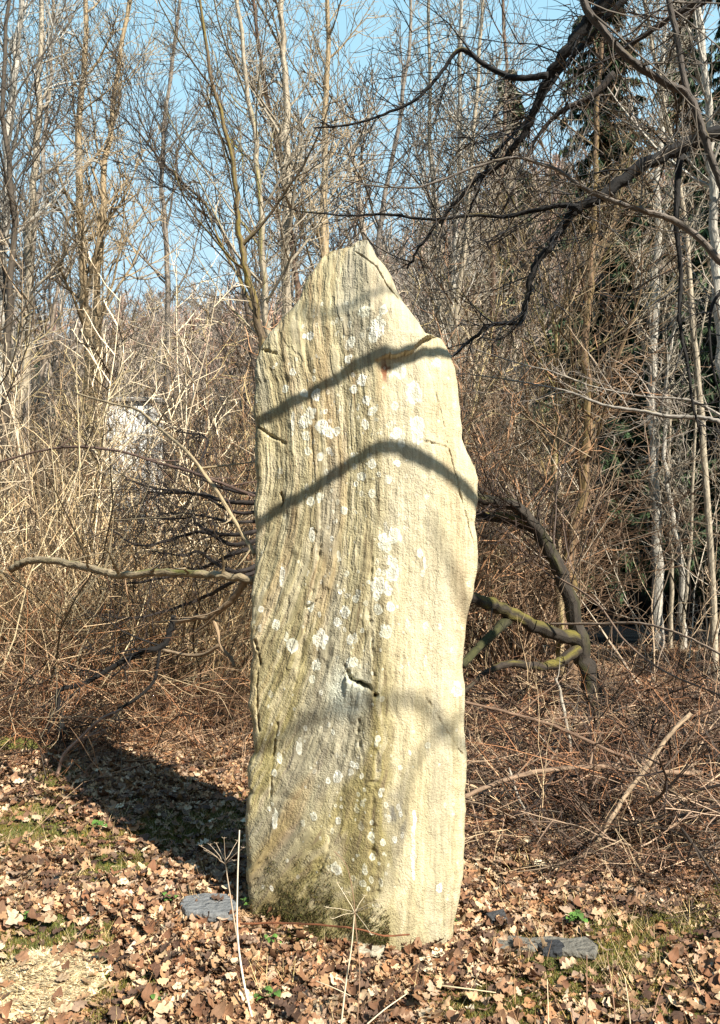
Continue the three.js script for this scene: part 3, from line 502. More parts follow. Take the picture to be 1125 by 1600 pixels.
{
  const [tg, bg] = SPR; let first = null;
  const put = (px, d, k, label, turn) => {
    const x = P(px, 800, d).x, z = 3.5 - d; let o;
    if (!first) { first = o = thing('spruce_tree', label, 'tree', V(0, 0, 0)); for (const [g, m, nm] of [[tg, BARK, 'trunk'], [bg, NEEDLE, 'crown']]) { const me = new THREE.Mesh(g, m); me.name = nm; me.castShadow = me.receiveShadow = true; if (nm === 'crown') me.userData.kind = 'stuff'; o.add(me); } }
    else { o = first.clone(); o.name = numbered('spruce_tree'); tag(o, label); scene.add(o); }
    o.position.set(x, H0(x, z) - 0.1, z); o.rotation.y = turn; o.scale.setScalar(k);
  };
  put(955, 27, 1.1, 'tall dark spruce behind the upper right boughs', 0.3);
  put(800, 36, 1.05, 'dark spruce beyond, left of the tall one, its crown at the top edge', 1.3);
  put(1085, 31, 1.15, 'dark spruce at the upper right corner', 2.2);
  put(1180, 24, 1, 'dark spruce rising just past the right picture edge', 4);
  put(58, 30, 0.42, 'small dark spruce showing between trunks at the left edge', 5);
}

// ------------------------------------------------------------------ woods behind
const OUT = [[-9, 1], [-12, 7], [-7, 10], [-2, 13], [-14, -6], [-4, 19], [3, 17], [15, -3], [13.5, 2.5], [1, 12.5], [-5, 7.5], [17, 1.5], [19, 6], [-9, 14], [12, -7.5]].map(([x, z], i) => [x, H0(x, z) - 0.1, z, i * 1.7, 0.85 + 0.06 * (i % 4)]);  // spruces added out of view to cut sky fill and deepen shade
function bareGeo(seed, H, col, limbs, tw, min) {
  const rnd = mulberry(seed), b = new MB(), pts = wander(V(0, -0.3, 0), V((rnd() - 0.5) * 0.2, 1, (rnd() - 0.5) * 0.2), H, 9, 0.14, 0.05, rnd);
  b.tube(pts, H * 0.009, 6, col, { step: H * 0.002, seed, cap: false });
  for (let k = 0; k < limbs; k++) {
    const { p, d } = frameAt(pts, 0.2 + 0.79 * ((k + rnd()) / limbs)), l = H * 0.26 * (0.5 + rnd()) * (1.1 - 0.6 * (k / limbs)), q = wander(p, sideDir(d, rnd, 0.75), l, 5, 0.3, 0.1, rnd);
    b.tube(q, H * 0.0032, 4, col, { step: min, cap: false, seed: k }); twigs(b, q, tw, l * 0.5, min * 1.5, col.map((x) => x * 0.85), rnd, { depth: 2, min });
  }
  return b.geo();
}
const M4 = new THREE.Matrix4(), QQ = new THREE.Quaternion(), UPV = V(0, 1, 0);
function scatter(parent, name, geo, mat, list, colours, seed = 1) { // list of [x, y, z, turn, scale, tiltX, tiltZ]
  const rnd = mulberry(seed), im = new THREE.InstancedMesh(geo, mat, list.length), e = new THREE.Euler(), c = new THREE.Color();
  list.forEach(([x, y, z, turn, s, tx = 0, tz = 0, sy = s], i) => {
    e.set(tx, turn, tz, 'YXZ'); M4.compose(V(x, y, z), QQ.setFromEuler(e), V(s, sy, s)); im.setMatrixAt(i, M4);
    if (colours) { const q = colours[Math.floor(rnd() * colours.length)], f = 0.75 + 0.5 * rnd(); im.setColorAt(i, c.setRGB(q[0] * f, q[1] * f, q[2] * f)); }
  });
  im.name = name; im.castShadow = im.receiveShadow = true; parent.add(im); return im;
}
function stuff(name, label) { const g = new THREE.Group(); g.name = numbered(name); scene.add(g); return tag(g, label, null, null, 'stuff'); }
{
  const outer = stuff('sky_block_spruces', 'unseen spruces added outside the picture to cut the sky light');
  scatter(outer, 'trunks', SPR[0], BARK, OUT, null, 3); scatter(outer, 'crowns', SPR[1], NEEDLE, OUT, null, 3);
  const far = stuff('distant_wood', 'far bare woods covering the hillside'), rnd = mulberry(12), lists = [[], [], []];
  for (let k = 0; k < 1500; k++) { const d = 46 + 110 * rnd(), x = (rnd() * 2 - 1) * d * 0.55, z = 3.5 - d; lists[k % 3].push([x, H0(x, z), z, rnd() * 6.3, 0.7 + 0.6 * rnd()]); }
  lists.forEach((l, i) => scatter(far, 'bare_crowns', bareGeo(200 + i, 13, [0.38, 0.3, 0.235], 14, 6, 0.03), TWIG, l, [[1, 1, 1], [1.1, 0.9, 0.85], [0.85, 0.9, 0.9]], i));
}
{ // middle distance: slim trees one can still tell apart
  const rnd = mulberry(44), geos = [0, 1, 2, 3].map((i) => bareGeo(300 + i, 11, i % 2 ? [0.36, 0.3, 0.235] : [0.22, 0.175, 0.135], 16, 8, 0.0095)); let first = null;
  const zones = [[140, 'far behind the left edge of the thicket'], [330, 'far behind the two tan trunks'], [520, 'far behind the left shoulder of the stone'], [700, 'far behind the tip of the stone'], [880, 'far behind the right shoulder of the stone'], [2000, 'far back below the dark spruces']];
  for (let k = 0; k < 150; k++) {
    const d = 17 + 26 * rnd(), px = -20 + 1160 * rnd(), x = P(px, 800, d).x, z = 3.5 - d; if ((px > 830 && d < 46) || (Math.abs(px - 215) < 100 && d < 24)) continue;
    const o = tag(new THREE.Mesh(geos[k % 4], TWIG), `slim bare tree ${zones.find((q) => px < q[0])[1]}`, 'tree', `slim bare trees ${zones.find((q) => px < q[0])[1]}`); o.castShadow = o.receiveShadow = true;
    o.name = numbered('slim_tree'); o.position.set(x, H0(x, z), z); o.rotation.y = rnd() * 6.3; o.scale.setScalar((0.55 + 0.6 * rnd()) * (px < 420 ? 0.85 : 1)); scene.add(o);
  }
}

// ------------------------------------------------------------------ thickets
function clump(seed, { stems, R, h0, h1, r, lean, wob, rise, tw, twLen, depth = 1, dark = 0.4, col, min = 0.0022, ang = 0.7 }) {
  const rnd = mulberry(seed), b = new MB();
  for (let k = 0; k < stems; k++) {
    const a = rnd() * 6.28, q = Math.sqrt(rnd()) * R, h = lerp(h0, h1, rnd()), f = rnd() < dark ? 0.16 + 0.25 * rnd() : 0.85 + 0.65 * rnd(), c = col.map((x) => x * f);
    const pts = wander(V(Math.cos(a) * q, -0.05, Math.sin(a) * q), V(Math.cos(a) * lean * rnd() + (rnd() - 0.5) * lean, 1, Math.sin(a) * lean * rnd() + (rnd() - 0.5) * lean), h, 7, wob, rise, rnd);
    b.tube(pts, r * (0.6 + 0.7 * rnd()), 4, c, { cap: false, step: min * 0.6, seed: k * 2.2 });
    twigs(b, pts, tw, h * twLen, r * 0.5, c, rnd, { depth, from: 0.25, min, rise: 0.06, ang });
  }
  return b.geo();
}
const region = (seed, n, d0, d1, px0, px1, keep = () => true, pw = 1) => { const rnd = mulberry(seed), L = []; for (let k = 0; k < n; k++) { const d = lerp(d0, d1, Math.pow(rnd(), pw)), px = lerp(px0, px1, rnd()), x = P(px, 800, d).x, z = 3.5 - d, s = 0.7 + 0.6 * rnd(), t = rnd() * 6.3; if (keep(px, d, x, z, rnd)) L.push([x, H0(x, z), z, t, s]); } return L; };
{
  const dry = stuff('dry_stem_thicket', 'dense thicket of tan dry stems left of the stone');
  const gap = (px, d) => Math.abs(px - 215) > 30 + 1350 / d || d > 17;
  for (let i = 0; i < 3; i++) scatter(dry, 'dry_stems', clump(400 + i, { stems: 30, R: 0.8, h0: 0.9, h1: 3.0, r: 0.0075, lean: 0.9, wob: 0.34, rise: 0.0, tw: 6, twLen: 0.32, dark: 0.3, col: [0.54, 0.415, 0.26], min: 0.0034, ang: 0.85 }), STEM, [...region(410 + i, 52, 7.6, 15, -60, 430, gap), ...region(415 + i, 26, 8, 14, 110, 320).map((a) => [...a.slice(0, 4), a[4] * 0.95])], [[1.1, 1.08, 1], [0.3, 0.26, 0.22], [1.5, 1.6, 1.6], [0.9, 0.75, 0.6], [1.25, 1.2, 1.05]], i);
  const sap = stuff('sapling_thicket', 'thicket of thin grey and tan saplings under the trees');
  for (let i = 0; i < 3; i++) scatter(sap, 'saplings', clump(420 + i, { stems: 7, R: 0.8, h0: 2.2, h1: 5.2, r: 0.013, lean: 0.5, wob: 0.24, rise: 0.04, tw: 13, twLen: 0.24, depth: 2, dark: 0.28, col: [0.5, 0.41, 0.285], min: 0.0036, ang: 0.85 }), STEM, [...region(424 + i, 26, 8.5, 19, -60, 430, gap), ...region(427 + i, 6, 10, 20, 640, 820), ...region(429 + i, 10, 12, 20, 400, 680)], [[1, 1, 1], [0.45, 0.4, 0.36], [1.4, 1.4, 1.4], [0.75, 0.6, 0.45], [1.15, 1.1, 0.8]], 20 + i);
  const hz = stuff('hazel_thicket', 'brown tangle of fine hazel shrubs behind the stone');
  for (let i = 0; i < 3; i++) {
    const g = clump(430 + i, { stems: 11, R: 0.3, h0: 1.8, h1: 4.6, r: 0.012, lean: 0.75, wob: 0.34, rise: 0.0, tw: 9, twLen: 0.28, depth: 2, col: [0.31, 0.205, 0.125], min: 0.0042, ang: 0.95 });
    const L = [...region(440 + i, 8, 10.5, 17, 680, 835), ...region(450 + i, 10, 10, 18, 380, 720), ...region(460 + i, 14, 9, 18, -40, 420, gap), ...region(465 + i, 5, 17, 24, 680, 800)];
    scatter(hz, 'hazel_stems', g, STEM, L, [[1, 1, 1], [1.15, 0.95, 0.8], [1.6, 1.6, 1.5], [0.5, 0.45, 0.42]], 30 + i);
  }
  const wh = stuff('pale_saplings', 'whitish thin saplings in front of the dark rock at the right');
  for (let i = 0; i < 2; i++) scatter(wh, 'saplings', clump(435 + i, { stems: 5, R: 0.6, h0: 1.6, h1: 5, r: 0.011, lean: 0.7, wob: 0.26, rise: 0.03, tw: 10, twLen: 0.26, depth: 2, col: [0.42, 0.36, 0.28], min: 0.0034, ang: 0.95 }), STEM, region(437 + i, 3, 9.5, 13, 900, 1160), [[1, 1, 1], [0.7, 0.6, 0.5]], 36 + i);
  const br = stuff('bramble_tangle', 'reddish brown bramble canes arching over the woodland floor');
  for (let i = 0; i < 3; i++) {
    const g = clump(470 + i, { stems: 20, R: 0.6, h0: 0.6, h1: 2.2, r: 0.0046, lean: 1.6, wob: 0.42, rise: -0.14, tw: 6, twLen: 0.24, col: [0.3, 0.185, 0.105], ang: 0.95 });
    const L = [...region(480 + i, 46, 6.5, 10.5, -60, 400, (px, d) => !(px < 370 && d < 7.2 && px > 130)), ...region(490 + i, 6, 6, 11, 740, 1180, (px, d) => !(px > 800 && px < 1000 && d < 8.7)), ...region(495 + i, 6, 4.9, 6.4, 860, 1190)].map((a) => (a[0] > 0.4 ? [...a.slice(0, 4), a[4] * 0.62] : a));
    scatter(br, 'bramble_canes', g, STEM, L, [[1, 1, 1], [1.3, 1.35, 1.4], [0.4, 0.3, 0.26], [0.35, 0.28, 0.25], [1.2, 0.9, 0.7], [1.6, 1.9, 2]], 60 + i);
  }
}
{ // dead sticks lying about, thickest at the right
  const mk = (seed) => { const rnd = mulberry(seed), b = new MB(); for (let k = 0; k < 12; k++) { const a = rnd() * 6.28, l = 0.35 + 1.0 * rnd() * rnd(), pts = wander(V((rnd() - 0.5) * 0.9, 0.02 + rnd() * rnd() * 0.4, (rnd() - 0.5) * 0.9), V(Math.cos(a), (rnd() - 0.45) * 0.9, Math.sin(a)), l, 6, 0.3, -0.02, rnd), f = rnd() < 0.62 ? 0.14 + 0.3 * rnd() : 0.8 + 0.7 * rnd(); b.tube(pts, 0.0028 + 0.007 * rnd() * rnd(), 5, [0.3 * f, 0.21 * f, 0.14 * f], { step: 0.003, seed: k }); twigs(b, pts, 6, l * 0.4, 0.004, [0.25 * f, 0.165 * f, 0.11 * f], rnd, { min: 0.0022, rise: 0 }); } return b.geo(); };  // stick colours split dark and bright to imitate lit wood over dark hollows
  const s = stuff('brushwood', 'litter of dead sticks and twigs on the ground right of the stone');
  for (let i = 0; i < 3; i++) scatter(s, 'sticks', mk(500 + i), STEM, [...region(510 + i, 58, 4.3, 9.2, 735, 1190, (px, d, x, z) => Math.hypot(x, z + 0.2) > 1.85 && !(px > 800 && px < 1000 && d > 6.6 && d < 8.7)), ...region(520 + i, 14, 6.4, 9.5, -40, 400), ...region(530 + i, 26, 3.9, 6.2, 735, 1190, (px, d, x, z) => Math.hypot(x, z + 0.2) > 1.05).map((a) => [...a.slice(0, 4), a[4] * 0.5])], [[1, 1, 1], [0.5, 0.4, 0.35], [1.4, 1.4, 1.35], [0.9, 0.65, 0.5]], 80 + i);
}

// ------------------------------------------------------------------ single stems and fallen wood
function deadBranch(name, label, px, r0, r1, col, o = {}) {
  const q = smoothPath(px.map(([x, y, d]) => P(x, y, d)), 6), rnd = mulberry(700 + Math.round(px[0][0] + px[0][1] * 3)), at = q[0].clone();
  for (let k = 1; k < q.length - 1; k++) { const a = r0 * 0.5; q[k].x += (rnd() - 0.5) * a; q[k].y += (rnd() - 0.5) * a; }
  const t = thing(name, label, o.cat ?? 'branch', at, o.group);
  new MB(at).tube(q, q.map((_, k) => lerp(r0, r1, k / (q.length - 1))), 9, col, { lump: 0.12, seed: px[0][0], moss: o.moss !== undefined ? { c: [0.16, 0.16, 0.03], more: o.moss } : null }).build('stem', BARK, t);
  for (const f of o.forks ?? []) { const w = smoothPath(f.map(([x, y, d]) => P(x, y, d)), 5); new MB(at).tube(w, w.map((_, k) => lerp(f.r ?? r0 * 0.6, r1 * 0.7, k / (w.length - 1))), 7, f.c ?? col, { lump: 0.12, seed: w[0].x }).build('fork', BARK, t); }
  if (o.tw) { const b = new MB(at); twigs(b, q, o.tw, o.len ?? 0.4, Math.max(0.004, r1 * 0.6), o.tcol ?? col.map((x) => x * 0.8), rnd, { depth: o.depth ?? 1, rise: 0.02, min: 0.0025, wob: 0.45 }); b.build('twigs', TWIG, t, null, 'stuff'); }
  return t;
}
deadBranch('dead_branch', 'stout pale crooked branch running level into the left side of the stone', [[18, 890, 5.2], [40, 878, 5.1], [75, 876, 4.95], [120, 884, 4.75], [160, 892, 4.5], [182, 899, 4.4], [240, 895, 4.2], [300, 897, 4.02], [350, 900, 3.88], [398, 906, 3.78]], 0.022, 0.017, [0.36, 0.28, 0.17], { tw: 8, len: 0.35, moss: -0.2 });
deadBranch('dead_branch', 'forked tan branch sagging below the level one beside the stone', [[386, 903, 3.82], [374, 922, 3.86], [355, 945, 3.92], [330, 962, 4.0], [300, 967, 4.1], [276, 972, 4.2]], 0.017, 0.011, [0.36, 0.25, 0.15], { tw: 6, len: 0.3, forks: [[[331, 962, 4.0], [340, 985, 3.98], [345, 1010, 3.96], [362, 1030, 3.92], [366, 1042, 3.9]], [[343, 1008, 3.96], [320, 1022, 4.02], [295, 1024, 4.1], [255, 1016, 4.25]]] });
deadBranch('dead_branch', 'blackish forked branch hanging in the shade left of the stone', [[272, 962, 6.3], [266, 985, 6.3], [256, 1008, 6.3], [225, 1018, 6.3], [180, 1040, 6.4], [130, 1068, 6.4], [92, 1080, 6.4], [92, 1112, 6.4], [98, 1135, 6.4], [90, 1165, 6.4]], 0.022, 0.016, SHADED_BARK, { tw: 14, len: 0.6, depth: 2, forks: [[[250, 1012, 6.3], [246, 1040, 6.3], [240, 1065, 6.3], [215, 1090, 6.3], [185, 1108, 6.3]]] });
deadBranch('dead_branch', 'bent pale pink shoot rising from the leaves left of the shadow', [[86, 1222, 5.7], [100, 1180, 5.7], [130, 1148, 5.7], [160, 1122, 5.7], [190, 1108, 5.7]], 0.012, 0.009, [0.42, 0.27, 0.2], { tw: 4, len: 0.3 });
deadBranch('dead_branch', 'thin arching cane crossing the left thicket down towards the stone', [[-10, 725, 7.0], [60, 705, 6.9], [120, 698, 6.7], [190, 706, 6.5], [250, 724, 6.3], [300, 738, 6.1], [350, 757, 5.9], [398, 775, 5.8]], 0.009, 0.011, [0.16, 0.1, 0.075], { tw: 10, len: 0.5 });
deadBranch('dead_branch', 'long pale cane slanting down from the pale shed towards the stone', [[120, 615, 5.4], [180, 632, 5.0], [214, 640, 4.8], [250, 670, 4.5], [300, 715, 4.1], [340, 770, 3.95], [370, 820, 3.85], [398, 866, 3.77]], 0.006, 0.01, [0.44, 0.34, 0.2], { tw: 5, len: 0.4 });
['uppermost', 'second', 'third', 'fourth', 'fifth', 'sixth', 'seventh', 'eighth', 'lowest'].forEach((w, k) => { const r = mulberry(650 + k), y1 = 768 + 14 * k + 8 * r(), y0 = 705 + 28 * k + 60 * (r() - 0.5), l = 130 + 150 * r();
  deadBranch('dark_branch', `${w} of the dark horizontal branches fanning left from behind the stone`, [[430, y1 - 4, 6.3 + 0.1 * k], [370, y1 + 3 * k - 8 + 8 * r(), 6.5], [310, lerp(y1, y0, 0.5) + 40 * (r() - 0.5), 6.7 + 0.1 * k], [l + 50, y0 + 40 * (r() - 0.5), 6.9], [l, y0 + 70 * (r() - 0.4), 7.1]], 0.014 + 0.01 * r(), 0.005, [0.035, 0.026, 0.022], { tw: 18, len: 0.9, depth: 2 }); });
deadBranch('fallen_log', 'dark log lying in shade at the left edge', [[-60, 1158, 6.4], [0, 1166, 6.4], [60, 1180, 6.4], [105, 1196, 6.4], [150, 1215, 6.45]], 0.08, 0.06, [0.045, 0.035, 0.028], { cat: 'log', moss: 0 });
// right hand fallen sticks
deadBranch('fallen_branch', 'thick brown curved branch lying low in the brush pile right of the stone', [[770, 1352, 4.75], [830, 1332, 4.8], [872, 1322, 4.85], [915, 1306, 4.9], [960, 1290, 4.95], [1000, 1288, 5.0], [1060, 1292, 5.05]], 0.02, 0.017, [0.22, 0.14, 0.09], { tw: 6 });
deadBranch('fallen_branch', 'pale stick slanting up steeply over the brush pile at the right', [[870, 1370, 4.6], [925, 1325, 4.65], [955, 1278, 4.75], [985, 1232, 4.9], [1010, 1200, 5.0], [1045, 1150, 5.15], [1078, 1116, 5.3]], 0.012, 0.013, [0.38, 0.27, 0.17], { tw: 4 });
deadBranch('fallen_branch', 'long thin branch arching across the right above the brush pile', [[722, 1246, 5.0], [790, 1218, 5.1], [850, 1204, 5.2], [930, 1198, 5.3], [1000, 1206, 5.4], [1055, 1207, 5.4], [1096, 1208, 5.5]], 0.013, 0.016, [0.3, 0.2, 0.13], { tw: 8 });
deadBranch('fallen_branch', 'straight brown cane slanting down right from beside the stone edge', [[722, 1096, 5.6], [800, 1115, 5.5], [870, 1136, 5.4], [940, 1168, 5.3], [1010, 1196, 5.2]], 0.009, 0.011, [0.27, 0.17, 0.11], { tw: 8 });
deadBranch('fallen_branch', 'upright whitish dead stem right of the stone below the leaning trunk', [[906, 1258, 6.2], [894, 1190, 6.3], [887, 1140, 6.3], [876, 1085, 6.4], [868, 1060, 6.4]], 0.013, 0.011, [0.46, 0.4, 0.32], { tw: 3 });
deadBranch('fallen_branch', 'broken stick with a white cut end at the right picture edge', [[1100, 1442, 4.25], [1125, 1428, 4.3], [1160, 1416, 4.4]], 0.012, 0.012, [0.45, 0.32, 0.22], {});
deadBranch('fallen_branch', 'grey branch lying across the pile towards the right edge', [[850, 1388, 4.7], [920, 1376, 4.75], [1000, 1370, 4.8], [1060, 1363, 4.85], [1095, 1362, 4.9], [1140, 1368, 4.9]], 0.009, 0.012, [0.34, 0.25, 0.17], { tw: 5 });
deadBranch('fallen_branch', 'pale twig slanting beside the stone over the dark hollow', [[795, 1200, 5.2], [812, 1250, 5.1], [832, 1285, 5.0], [855, 1330, 4.9]], 0.007, 0.006, [0.45, 0.38, 0.3], { tw: 2, len: 0.2 });
deadBranch('fallen_branch', 'thin red brown runner lying across the foot of the stone', [[376, 1444, 3.5], [430, 1442, 3.45], [500, 1445, 3.35], [560, 1452, 3.27], [600, 1462, 3.25], [640, 1460, 3.28]], 0.0042, 0.003, [0.3, 0.11, 0.045], { cat: 'runner' });
deadBranch('bent_cane', 'long bare cane arching from the bank down to the right edge', [[860, 975, 8], [930, 975, 7.6], [1000, 974, 7.2], [1060, 990, 6.8], [1125, 1022, 6.4], [1180, 1060, 6]], 0.011, 0.009, [0.34, 0.25, 0.18], { tw: 5, cat: 'cane' });
deadBranch('bent_cane', 'thin brown cane falling right from the leaning trunk to the edge', [[868, 900, 8], [930, 940, 7.4], [980, 1005, 6.8], [1040, 1050, 6.3], [1130, 1088, 5.9]], 0.009, 0.007, [0.24, 0.16, 0.11], { tw: 6, cat: 'cane' });

// dry umbels and straws in front
function umbel(label, stem, head, rays, col) {
  const q = smoothPath(stem.map(([x, y, d]) => P(x, y, d)), 6), at = q[0].clone(), t = thing('dry_umbel', label, 'dry plant', at), top = q[q.length - 1];
  new MB(at).tube(q, q.map((_, k) => lerp(0.0034, 0.0022, k / (q.length - 1))), 7, col, {}).build('stalk', STEM, t);
  for (const [x, y, d] of rays) { const e = P(x, y, d), m = top.clone().lerp(e, 0.5).add(V(0, 0.004, 0)), b = new MB(at), w = smoothPath([top, m, e], 3); w[1].x += (hash(Math.round(x), 3) - 0.5) * 0.012; w[1].y += (hash(Math.round(y), 5) - 0.5) * 0.012; b.tube(w, 0.0012, 5, col, { step: 0.0008 }); for (let s = 0; s < 4; s++) { const a = s * 1.6; b.tube([e, e.clone().add(V(Math.cos(a) * 0.009, 0.009 * Math.sin(a * 2) + 0.004, Math.sin(a) * 0.009))], 0.0009, 4, col, { step: 0.0005 }); } b.build('ray', STEM, t); }
}
umbel('dry umbel with spreading rays in the shadow left of the stone', [[388, 1580, 3.05], [374, 1490, 3.1], [363, 1420, 3.12], [352, 1350, 3.14]], 0, [[314, 1322, 3.1], [328, 1320, 3.2], [338, 1318, 3.22], [350, 1310, 3.1], [371, 1314, 3.2], [380, 1325, 3.1], [322, 1330, 3.0], [366, 1345, 3.05]], [0.44, 0.34, 0.24]);
umbel('pale dry umbel in front of the foot of the stone', [[533, 1600, 2.86], [540, 1540, 2.9], [549, 1480, 2.93], [554, 1426, 2.95]], 0, [[510, 1418, 2.9], [527, 1380, 3.0], [545, 1395, 2.85], [570, 1400, 2.98], [590, 1407, 2.9], [592, 1416, 2.85], [520, 1436, 2.85], [581, 1461, 2.82]], [0.6, 0.5, 0.34]);
function straw(label, px, r, col) { const q = smoothPath(px.map(([x, y, d]) => P(x, y, d)), 5), at = q[0].clone(), t = thing('dry_straw', label, 'straw', at); new MB(at).tube(q, r, 7, col, { step: r * 0.6 }).build('stalk', STEM, t); }
straw('tall whitish straw standing left of the stone beside the dry umbel', [[396, 1600, 2.98], [380, 1530, 3.02], [371, 1460, 3.05], [371, 1380, 3.06], [374, 1297, 3.07]], 0.0042, [0.74, 0.66, 0.52]);
straw('brown thin stalk rising right beside the pale dry umbel', [[558, 1600, 2.8], [562, 1520, 2.85], [556, 1450, 2.9], [552, 1400, 2.92], [540, 1350, 2.95], [522, 1330, 2.95]], 0.002, [0.28, 0.17, 0.1]);
for (const [x, y0, y1, lean, w] of [[857, 1600, 1530, -2, 'first'], [917, 1600, 1492, 0, 'second'], [962, 1600, 1488, -14, 'third'], [985, 1600, 1526, -9, 'fourth'], [1020, 1590, 1528, 20, 'fifth']])
  straw(`thin upright straw at the bottom right, ${w} from the left`, [[x, y0, 2.9], [x + lean * 0.4, (y0 + y1) / 2, 2.95], [x + lean, y1, 3]], 0.0022, w === 'first' || w === 'fourth' ? [0.55, 0.43, 0.27] : [0.27, 0.15, 0.09]);
straw('short tan straw lying right of the foot of the stone', [[690, 1540, 3.15], [730, 1545, 3.12], [775, 1551, 3.1]], 0.003, [0.55, 0.45, 0.28]);
straw('pale straw lying left of the pale dry umbel', [[494, 1533, 3.12], [520, 1543, 3.08], [548, 1556, 3.05]], 0.0022, [0.6, 0.5, 0.34]);
straw('pale slanting straw at the bottom right of the pale dry umbel', [[574, 1600, 2.85], [600, 1578, 2.9], [635, 1553, 2.98]], 0.0025, [0.6, 0.5, 0.34]);

// flat stones in the ground
const CLEAR = [];
const onGround = (px, py) => { let d = 4; for (let k = 0; k < 30; k++) { const p = P(px, py, d); d += (p.y - H0(p.x, p.z)) * 1.6; d = clamp(d, 2, 20); } return P(px, py, d); };
function flatStone(label, outline, h, col, seed, lift = 0.02) {
  const pts = outline.map(([x, y]) => onGround(x, y)), c = pts.reduce((a, b) => a.add(b), V(0, 0, 0)).divideScalar(pts.length);
  CLEAR.push([c.x, c.z, Math.max(...pts.map((p) => Math.hypot(p.x - c.x, p.z - c.z))) * 0.68]);
  const s = new THREE.Shape(); pts.forEach((p, i) => (i ? s.lineTo(p.x - c.x, -(p.z - c.z)) : s.moveTo(p.x - c.x, -(p.z - c.z)))); s.closePath();
  const g = new THREE.ExtrudeGeometry(s, { depth: h, bevelEnabled: true, bevelSize: 0.008, bevelThickness: 0.008, bevelSegments: 2, curveSegments: 4 }); g.rotateX(-Math.PI / 2);
  const t = texture(256, 256, (x, y) => { const n = tileNoise(x, y, 256, 6, 5), k = 0.7 + 0.5 * n + (tileNoise(x, y, 256, 64, 2) > 0.7 ? 0.4 : 0); return col.map((q) => q * k); }, true), b = texture(128, 128, (x, y) => tileNoise(x, y, 128, 12, 4), false);
  t.repeat.set(4, 4); b.repeat.set(5, 5);
  const o = new THREE.Mesh(g, new THREE.MeshStandardMaterial({ map: t, bumpMap: b, bumpScale: 0.012, roughness: 0.8 })); o.name = numbered('flat_stone'); o.castShadow = o.receiveShadow = true;
  o.position.set(c.x, H0(c.x, c.z) + lift, c.z); o.rotation.set(0.03, 0, (seed % 3) * 0.02 - 0.02); scene.add(o); return tag(o, label, 'stone');
}
flatStone('flat grey stone lying on the leaves left of the foot of the standing stone', [[284, 1428], [292, 1440], [330, 1447], [362, 1448], [368, 1432], [352, 1415], [318, 1412], [290, 1417]], 0.02, [0.17, 0.175, 0.175], 1);
flatStone('long grey slate slab sunk among leaves right of the standing stone', [[766, 1484], [778, 1493], [800, 1490], [832, 1493], [852, 1491], [880, 1499], [906, 1503], [928, 1507], [932, 1494], [914, 1482], [890, 1484], [860, 1479], [826, 1481], [800, 1476]], 0.012, [0.15, 0.14, 0.115], 2);
flatStone('small black plate standing in for a dark hole at the slate slab', [[842, 1492], [850, 1500], [872, 1501], [886, 1494], [872, 1485], [852, 1485]], 0.014, [0.02, 0.022, 0.026], 3, 0.02);  // black plate laid on the slab to paint a dark hole
flatStone('pale flat stone just in front of the foot of the standing stone', [[556, 1490], [562, 1503], [588, 1506], [604, 1496], [598, 1483], [570, 1482]], 0.02, [0.42, 0.37, 0.27], 4, 0.02);
flatStone('small dark stone left of the slate slab', [[762, 1446], [770, 1454], [790, 1452], [786, 1440]], 0.02, [0.05, 0.05, 0.052], 5, 0.026);

// pale shed glimpsed through the thicket
{
  const o = P(217, 700, 16.5); o.y = H0(o.x, o.z); const t = thing('pale_shed', 'small white walled shed glimpsed through the left thicket', 'shed', o), W = 0.72, Hh = P(217, 642, 16.5).y - o.y, box = (n, w, h, d, x, y, z, c, p = t) => { const m = new THREE.Mesh(new THREE.BoxGeometry(w, h, d), new THREE.MeshStandardMaterial({ color: new THREE.Color().setRGB(...c), roughness: 0.8 })); m.name = n; m.position.set(x, y, z); m.castShadow = m.receiveShadow = true; p.add(m); return m; };
  box('wall', W, Hh, 1.8, 0, Hh / 2, 0, [0.88, 0.88, 0.86]);
  const r = box('roof', W + 0.12, 0.05, 2.0, 0, Hh + 0.2, 0, [0.34, 0.31, 0.28]); r.rotation.x = 0.16;
  for (let k = 0; k < 3; k++) box('batten', W + 0.13, 0.03, 0.05, 0, 0.041, -0.8 + 0.7 * k, [0.6, 0.6, 0.58], r);
}

